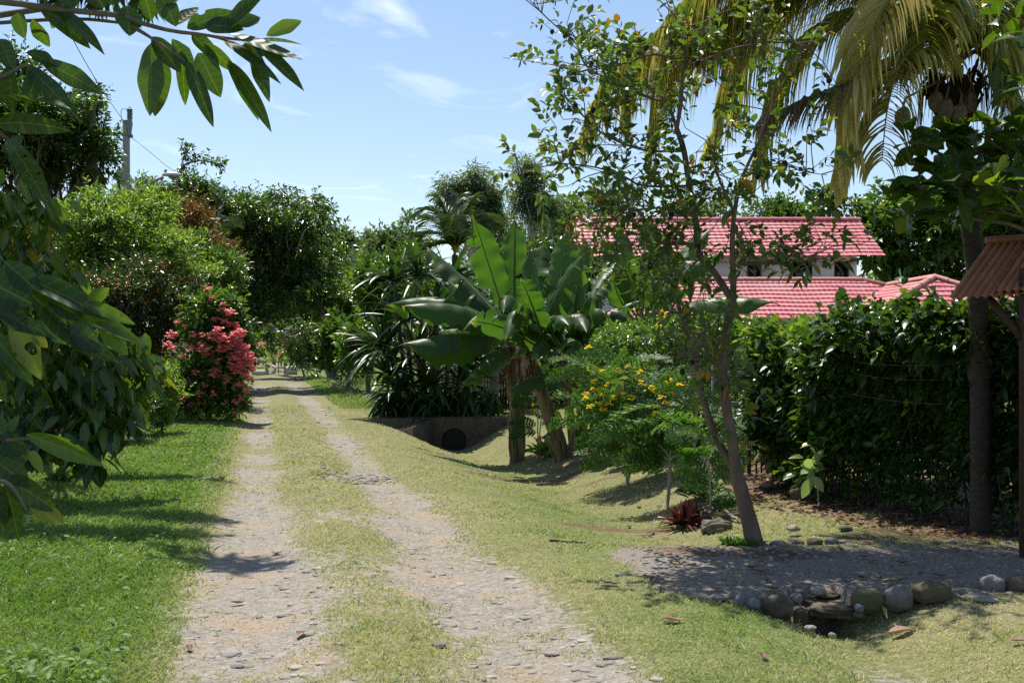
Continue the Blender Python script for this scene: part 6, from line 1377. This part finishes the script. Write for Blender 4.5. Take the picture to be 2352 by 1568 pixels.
far_pole(755, 635, 64, .11, 'thin far utility pole among the bushes right of the track')
far_pole(810, 570, 85, .12, 'distant utility pole standing in front of the hazy woods')

# ------------------------------------------------------------ far end of the track
tree('roadside_bush', 'leafy bush with a few pink flowers at the far right side of the track', 'shrub', bx(700, 70), [(690, 815, 68, 34, 36, 1.4), (655, 800, 70, 22, 34, 1.2)], M['mid'], M['bark'], 360, leafL=.24, leafW=.06, k=6, twig=.4, tr=.06, m=5)
bk = [o for o in bpy.data.objects if o.name == 'roadside_bush'][0]
for px, py in ((648, 798), (642, 812), (662, 790), (668, 820)): flower_head(bk, P(px, py, 67.0), .17, 5, 'pink', v=.2)
pl = thing('young_palm', 'pale green young palm glowing at the far end of the track', 'palm', A(PX(630, 84), 84, g1(PX(630, 84), 84)))
for k in range(11):
    a = k * 2.4; c = P(628, 835, 84); frond([c, c + A(math.cos(a) * .9, math.sin(a) * .9, 1.3), c + A(math.cos(a) * 2.2, math.sin(a) * 2.2, 1.0), c + A(math.cos(a) * 2.9, math.sin(a) * 2.9, .1)], 30, .7, .03, .25, M['lime'], pl, v0=.7)
tree('back_trees', 'row of hazy green trees closing the view under the arch of the track', 'tree', bx(630, 98), [(600, 790, 98, 60, 50, 3), (680, 790, 98, 60, 50, 3), (560, 740, 98, 60, 60, 3)], M['mid'], M['bark'], 1100, leafL=.4, leafW=.09, k=6, twig=.6, m=6)
for (px, py, L, r, az, lab) in ((598, 856, 1.0, .17, .15, 'concrete pipe lying on its side at the far left end of the track'), (622, 857, .5, .30, 1.5, 'white concrete pipe end facing the camera at the far end of the track'), (668, 859, .7, .28, .5, 'white concrete pipe beside the wooden post at the far end of the track')):
    Y = 72.; c = A(PX(px, Y), Y, 0); c[2] = g1(c[0], Y) + r; d = A(math.cos(az), math.sin(az), 0) * L / 2; mb = MB(); n = 18
    an = np.linspace(0, 6.283, n, endpoint=False); s_ = nrm(np.cross(d, UP)); rg = lambda rr, e: c + d * e + rr * (np.cos(an)[:, None] * s_ + np.sin(an)[:, None] * UP)
    V = np.concatenate([rg(r, -1), rg(r, 1), rg(r * .8, 1), rg(r * .8, -1)]); i = np.arange(n); j = (i + 1) % n
    for q in range(4): mb.add(V, np.stack([i + n * q, j + n * q, j + n * ((q + 1) % 4), i + n * ((q + 1) % 4)], -1))
    tag(mb.build('concrete_pipe', M['white2']), lab, 'pipe', 'concrete pipes at the end of the track')
post('fence_post', 'short wooden post at the far right end of the track', 656, 73, .2, .72, 'darkwood')
for k, px in enumerate((610, 632, 640)): post('fence_post', ['thin wire fence post left of the white pipe end', 'thin wire fence post just right of the white pipe end', 'thin wire fence post nearest the short wooden post'][k], px, 74, .05, .7, 'wire', group='thin fence posts at the end of the track')

# ------------------------------------------------------------ right of the track, middle distance
tree('lime_shrub', 'yellow green shrub under the thin far pole', 'shrub', bx(800, 46), [(800, 700, 46, 52, 55, 1.5), (770, 730, 46, 36, 50, 1.2), (840, 740, 45, 50, 60, 1.4)], M['lime'], M['bark'], 1300, leafL=.17, leafW=.04, k=7, twig=.3, tr=.08, m=7, v0=.55)
tree('broadleaf_shrub', 'shrub with broad glossy leaves left of the strap leaved clump', 'shrub', bx(850, 40), [(870, 650, 41, 60, 50, 1.4), (830, 790, 39, 55, 75, 1.3), (770, 800, 42, 55, 60, 1.3), (880, 720, 40, 50, 80, 1.2), (745, 720, 44, 40, 45, 1.2), (930, 620, 42, 50, 50, 1.3)], M['mid'], M['bark'], 2000, leafL=.2, leafW=.055, k=7, twig=.32, tr=.08, m=7, v0=.42)
tree('background_shrub', 'dark leafy shrub filling the space behind the banana plants', 'shrub', bx(1150, 33), [(1050, 700, 33, 110, 90, 1.6), (1200, 640, 34, 110, 90, 1.8), (1330, 700, 33, 110, 120, 1.6), (1420, 790, 31, 110, 90, 1.5), (1130, 860, 32, 140, 70, 1.3), (1290, 880, 31, 120, 80, 1.3)], M['dark'], M['bark'], 2600, leafL=.18, leafW=.045, k=7, twig=.32, tr=.09, m=8, v0=.35)
# dead branches heaped on the verge
db = thing('brush_pile', 'heap of dead grey branches on the far right verge', 'brush pile', A(PX(810, 46), 46, g1(PX(810, 46), 46)))
mb = MB()
for i in range(110):
    px = 770 + 110 * random.random(); Y = 44 + 3 * random.random(); c = A(PX(px, Y), Y, g1(PX(px, Y), Y) + .25 * random.random()); d = nrm(rvec(1)[0] * A(1, 1, .35)) * (.3 + .6 * random.random()); mb.tube(wig(c - d, c + d + A(0, 0, .1), 4, .07), [.02, .016, .012, .006], 4)
mb.build('branches', M['root'], db)
# palm behind the bananas
cb = A(PX(1045, 45), 45, 0); cb[2] = g1(cb[0], 45); gp = thing('palm', 'green feather palm behind the banana plants', 'palm', cb)
mb = MB(); cc = P(1045, 585, 45); mb.tube(smooth([cb, cb * .5 + cc * .5, cc]), np.linspace(.17, .12, 7), 10); mb.build('trunk', M['palmbark'], gp)
for (l) in ([(1030, 520, -.3), (985, 480, -.6), (950, 500, -.9)], [(1030, 500, .2), (1010, 455, .3), (1000, 458, .4)], [(1045, 490, 0), (1050, 450, -.2), (1062, 452, -.5)], [(1060, 500, .2), (1085, 455, .4), (1100, 462, .6)], [(1070, 520, -.3), (1110, 490, -.6), (1140, 510, -1.)], [(1070, 540, 0), (1115, 540, 0), (1145, 580, .2)],
            [(1030, 545, -.3), (985, 535, -.9), (948, 570, -1.4)], [(1030, 560, 0), (985, 570, .3), (955, 610, .5)], [(1045, 520, -.8), (1040, 500, -1.6), (1030, 540, -2.2)], [(1060, 540, -.6), (1080, 530, -1.4), (1100, 570, -2.)], [(1050, 510, .8), (1055, 480, 1.6), (1060, 490, 2.4)], [(1020, 520, .5), (995, 500, 1.), (975, 520, 1.4)]):
    frond([cc] + [P(a, b_, 45 + c) for a, b_, c in l], 60, .85, .022, .16, M['greenfrond'], gp, rach=.03, v0=.45)
cb = A(PX(488, 39), 39, 0); cb[2] = g1(cb[0], 39); gp = thing('palm', 'small palm showing one upright frond above the trees on the left', 'palm', cb)
cc = P(492, 545, 39); mb = MB(); mb.tube(smooth([cb, cb * .5 + cc * .5, cc]), np.linspace(.14, .1, 7), 9); mb.build('trunk', M['palmbark'], gp)
for l in ([(500, 490, 0), (506, 455, 0), (508, 430, .1)], [(480, 500, -.3), (465, 485, -.6), (450, 505, -1.)], [(505, 510, -.3), (525, 500, -.6), (545, 520, -1.)], [(470, 530, -.5), (455, 530, -1.), (445, 560, -1.3)], [(500, 520, -.8), (505, 515, -1.5), (510, 545, -2.)]):
    frond([cc] + [P(a, b_, 39 + c) for a, b_, c in l], 44, .5, .02, .15, M['greenfrond'], gp, rach=.025, v0=.45)

# ------------------------------------------------------------ tall feathery trees on the skyline
def weeping(name, label, px, base_y, Y, blobs, n, mat, L=.42, W=.035):
    b = A(PX(px, Y), Y, 0); b[2] = g1(b[0], Y); t = thing(name, label, 'tree', b, 'tall trees on the skyline'); lob = []
    for (a, c, rx, rz) in blobs: lob += sublobes(P(a, c, Y), rx * Y / FPX, rx * Y / FPX, rz * Y / FPX, 7, .4)
    p, o = blob_points(lob, n, .2, .6); mb = MB(); sprigs(mb, p, o, 8, .6, L, W, T_DIA, .25, .3, v0=.5, hang=.55, vs=.22); mb.build('crown', mat, t)
    w = MB(); top = np.mean([l[:3] for l in lob], 0); top = A(top[0], top[1], max(l[2] for l in lob) - .6); tr_ = wig(b, top, 8, .012); w.tube(tr_, np.linspace(.24, .05, 8), 7)
    for l in lob: i = random.randrange(3, 7); w.tube(wig(tr_[i], l[:3], 5, .05), np.linspace(.07, .012, 5), 4)
    w.build('trunk', M['palebark'], t)
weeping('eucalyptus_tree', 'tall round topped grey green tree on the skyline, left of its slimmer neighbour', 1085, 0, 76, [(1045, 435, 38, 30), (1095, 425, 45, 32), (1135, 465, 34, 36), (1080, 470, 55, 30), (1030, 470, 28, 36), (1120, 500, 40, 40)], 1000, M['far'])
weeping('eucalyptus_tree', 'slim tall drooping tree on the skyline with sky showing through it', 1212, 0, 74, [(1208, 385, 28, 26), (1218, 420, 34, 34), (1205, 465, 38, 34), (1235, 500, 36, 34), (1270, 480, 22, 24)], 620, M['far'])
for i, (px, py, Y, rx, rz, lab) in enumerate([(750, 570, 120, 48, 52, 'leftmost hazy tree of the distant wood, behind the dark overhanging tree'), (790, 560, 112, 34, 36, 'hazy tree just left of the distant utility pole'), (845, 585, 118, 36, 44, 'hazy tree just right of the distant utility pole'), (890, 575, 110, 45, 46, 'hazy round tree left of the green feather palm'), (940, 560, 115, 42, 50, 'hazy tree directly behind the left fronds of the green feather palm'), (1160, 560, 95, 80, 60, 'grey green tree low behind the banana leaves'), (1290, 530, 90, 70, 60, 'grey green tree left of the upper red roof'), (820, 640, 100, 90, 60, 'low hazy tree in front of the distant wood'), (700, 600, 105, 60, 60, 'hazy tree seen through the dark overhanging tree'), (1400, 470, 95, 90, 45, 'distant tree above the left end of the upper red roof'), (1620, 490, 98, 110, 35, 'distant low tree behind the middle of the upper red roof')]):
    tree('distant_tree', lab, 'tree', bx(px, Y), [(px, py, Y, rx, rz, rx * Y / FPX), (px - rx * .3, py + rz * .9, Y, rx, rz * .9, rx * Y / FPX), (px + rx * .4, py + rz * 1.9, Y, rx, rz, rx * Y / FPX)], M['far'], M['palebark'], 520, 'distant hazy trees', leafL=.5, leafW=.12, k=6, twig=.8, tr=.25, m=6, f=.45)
# one mass of far woodland behind everything
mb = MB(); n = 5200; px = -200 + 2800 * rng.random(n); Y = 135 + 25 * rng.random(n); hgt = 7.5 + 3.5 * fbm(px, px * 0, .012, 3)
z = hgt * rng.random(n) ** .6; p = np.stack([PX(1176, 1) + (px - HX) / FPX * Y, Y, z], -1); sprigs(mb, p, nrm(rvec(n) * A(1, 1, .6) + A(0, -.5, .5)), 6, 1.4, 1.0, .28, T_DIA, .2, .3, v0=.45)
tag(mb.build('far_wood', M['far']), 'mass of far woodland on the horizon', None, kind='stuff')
# trees behind the house
tree('rounded_tree', 'rounded dark tree just behind the ridge of the upper roof', 'tree', bx(1810, 66), [(1810, 490, 66, 70, 40, 2.2), (1760, 520, 66, 60, 40, 2.), (1850, 540, 66, 60, 50, 2.)], M['mid'], M['bark'], 1100, leafL=.24, leafW=.06, k=7, twig=.4, tr=.18, m=8, v0=.3)
tree('glossy_tree', 'tree with large glossy leaves right behind the end of the red roof', 'tree', bx(2080, 54), [(1920, 480, 54, 65, 60, 1.8), (2020, 560, 53, 100, 110, 2.4), (2150, 540, 54, 110, 120, 2.6), (2270, 520, 55, 110, 120, 2.6), (2080, 470, 55, 100, 60, 2.2), (2340, 560, 55, 80, 100, 2.2), (2060, 640, 54, 80, 50, 2.), (2170, 650, 54, 90, 60, 2.), (2280, 650, 55, 90, 60, 2.)], M['mid'], M['bark'], 3300, leafL=.34, leafW=.10, k=6, twig=.45, tr=.2, m=10, v0=.45, droop=.35, T=T_MID, flat=.35)

# ------------------------------------------------------------ foreground branches of a tree standing left of the camera
fb_ = A(-2.25, 2.6, 0.); fb_[2] = g1(-2.25, 2.6)
fg = thing('custard_apple_tree', 'tree outside the left edge whose leafy branches hang close to the camera', 'tree', fb_)
w = MB(); w.tube(smooth([fb_ - A(0, 0, .1), fb_ + A(.05, 0, 1.2), fb_ + A(.1, 0, 2.4), fb_ + A(.0, .1, 3.6)]), np.linspace(.11, .06, 10), 10)
YFG = 2.7
def fgb(l, r0, r1, Y=YFG): p = smooth(PB(l, Y), 6); w.tube(p, np.linspace(r0, r1, len(p)), 8, rough=.12); return p
fgb([(-900, -200, 0), (-300, -20, 0), (0, 4, 0), (115, 20, 0), (275, 36, 0), (320, 52, 0), (400, 72, 0), (490, 84, 0), (540, 105, 0), (575, 140, -.02)], .010, .002)
fgb([(-100, 60, .05), (150, 44, .03), (275, 52, .02), (315, 54, 0)], .005, .003); fgb([(312, 66, 0), (348, 88, -.02), (425, 140, -.03)], .005, .002); fgb([(490, 84, 0), (560, 92, .02), (620, 90, .03)], .004, .002)
fgb([(-900, 300, 0), (-200, 640, 0), (0, 690, 0), (110, 690, 0), (200, 700, 0)], .012, .003); fgb([(-600, 500, 0), (-150, 1000, -.1), (0, 1010, -.1), (70, 1005, -.1)], .009, .003, 2.5); fgb([(-300, 900, -.1), (-60, 1080, -.2), (20, 1112, -.2), (60, 1170, -.2)], .008, .002, 2.4); fgb([(-400, 100, 0), (-50, 180, 0), (60, 150, 0), (95, 190, 0)], .008, .002); fgb([(-300, 250, 0), (-60, 280, 0), (20, 320, 0)], .008, .003)
w.build('trunk', M['bark'], fg)
fl_ = MB()
T_LV = [template(14, lambda s: np.sin(np.pi * np.clip(s, 0, 1) ** q_) ** .72 * (1 - .25 * s ** 6) * (1 + .05 * np.sin(s * w_)), f_) for q_, w_, f_ in ((.85, 9, .12), (.95, 14, .3), (.75, 11, .42), (1.1, 17, .2))]
def FL(a, b, wpx, v=.3, Y=YFG, dz=0., face=None, droop=.08):
    """one leaf from base to tip in the picture, at distance Y"""
    p0 = P(a[0], a[1], Y); p1 = P(b[0], b[1], Y + dz); d = p1 - p0; L = np.linalg.norm(d); nz = A(.15 + random.gauss(0, .35), -1, .35 + random.gauss(0, .3)) if face is None else A(*face)
    leaves(fl_, (p0 + A(0, 0, 0))[None], (d + A(0, 0, droop * L))[None], (nz + rng.normal(size=3) * .12)[None], L, wpx * Y / FPX / 2 * .98, random.choice(T_LV), droop * 2.2 * random.random(), v)
T_LEAF = template(14, lambda s: np.sin(np.pi * np.clip(s, 0, 1) ** .85) ** .72 * (1 - .25 * s ** 6), .28)
for a in (((350, 98), (345, 258), 60, .55, 0), ((372, 130), (357, 262), 56, .25, .05), ((350, 85), (412, 168), 46, .2, -.02), ((430, 142), (486, 283), 40, .12, -.03), ((455, 122), (503, 216), 64, .4, .02), ((416, 118), (425, 230), 34, .2, .05), ((525, 140), (617, 285), 42, .3, -.02), ((520, 138), (590, 262), 26, .15, .04), ((578, 108), (616, 218), 38, .2, -.02), ((598, 110), (693, 207), 38, .18, 0), ((530, 78), (690, 150), 46, .15, -.03), ((510, 74), (612, -8), 58, .22, -.05),
          ((430, 66), (552, 18), 44, .25, .02), ((292, 14), (297, 83), 62, .3, 0), ((330, -20), (347, 44), 40, .15, .02), ((370, -10), (402, 62), 52, .35, 0), ((612, 82), (696, 48), 34, .85, .05), ((600, 95), (697, 104), 30, .5, .08), ((540, 110), (676, 122), 34, .6, .06), ((90, 8), (202, 107), 46, .2, 0), ((140, 30), (236, 110), 34, .12, -.05), ((75, 45), (112, 102), 44, .3, .05), ((40, 30), (57, 86), 40, .55, 0), ((95, 140), (232, 216), 48, .25, 0), ((-20, 238), (162, 226), 62, .05, -.2), ((-10, 285), (160, 288), 50, .05, -.15), ((60, 150), (178, 280), 44, .08, -.1), ((15, 318), (117, 487), 48, .12, -.3),
          ((395, 90), (440, 160), 40, .15, .02), ((470, 60), (560, 60), 50, .2, -.02), ((560, 100), (610, 130), 36, .3, .03), ((545, 60), (600, 40), 36, .35, .05), ((240, 18), (200, -30), 50, .2, 0), ((150, 0), (120, 60), 40, .2, .05), ((20, 150), (30, 250), 50, .1, .02), ((90, 160), (60, 240), 44, .1, -.03), ((60, 120), (130, 150), 40, .12, 0), ((0, 90), (30, 170), 44, .15, 0), ((250, 10), (290, -30), 40, .2, 0), ((170, 20), (130, -20), 46, .15, 0), ((20, 320), (40, 345), 60, .1, 0),
          ((510, 90), (640, 180), 34, .2, -.05), ((470, 100), (540, 170), 36, .35, .04), ((440, 80), (500, 140), 40, .2, .03), ((400, 60), (460, 20), 40, .25, .04), ((360, 20), (420, -20), 44, .2, .03)):
    FL(*a[:4], dz=a[4])
for a in (((203, 696), (253, 660), 34, .8), ((192, 697), (308, 737), 32, .7), ((170, 718), (325, 790), 42, .72), ((222, 738), (289, 816), 44, .7), ((68, 642), (247, 732), 62, .1), ((70, 675), (205, 805), 78, .1), ((-40, 640), (72, 705), 100, .08), ((-20, 708), (127, 787), 38, .06), ((28, 735), (90, 852), 62, .95), ((-40, 745), (70, 872), 52, .3), ((75, 768), (108, 797), 28, 1.), ((-20, 790), (12, 920), 44, .2), ((150, 780), (272, 822), 46, .08), ((110, 690), (190, 730), 50, .12), ((0, 690), (60, 760), 60, .08), ((100, 700), (150, 790), 60, .1), ((10, 600), (90, 680), 60, .1), ((130, 740), (230, 800), 60, .1), ((-30, 820), (30, 870), 60, .15)):
    FL(*a, Y=2.55)
for a in (((60, 998), (232, 1066), 48, .6), ((22, 1006), (46, 942), 34, .3), ((-10, 1028), (68, 1042), 36, .4), ((66, 1036), (97, 1082), 28, .9), ((10, 1100), (126, 1162), 62, .05), ((66, 1160), (146, 1197), 46, .95), ((-20, 1050), (66, 1122), 64, .08), ((12, 1110), (42, 1226), 62, .2), ((-20, 1100), (8, 1222), 54, .15), ((0, 1000), (60, 1060), 56, .15), ((-30, 960), (20, 1010), 50, .2), ((-40, 1150), (30, 1190), 50, .1)):
    FL(*a, Y=2.4)
# crown above and left of the picture, which keeps most of these leaves in shade
n = 900; c = A(-2.15, 3.3, 3.75) + rvec(n) * (rng.random((n, 1)) ** .4) * A(1.05, 1.0, .5); leaves(fl_, c, nrm(rvec(n) - UP * .3), UP + rvec(n) * .5, .15 + .05 * rng.random(n), .026, T_LEAF, .15, .2 + .3 * rng.random(n))
n = 260; c = A(-2.2, 2.7, 2.3) + rvec(n) * (rng.random((n, 1)) ** .4) * A(.7, .7, .7); leaves(fl_, c, nrm(rvec(n) - UP * .3), UP + rvec(n) * .5, .16, .026, T_LEAF, .15, .2)
fl_.build('foliage', M['big'], fg)
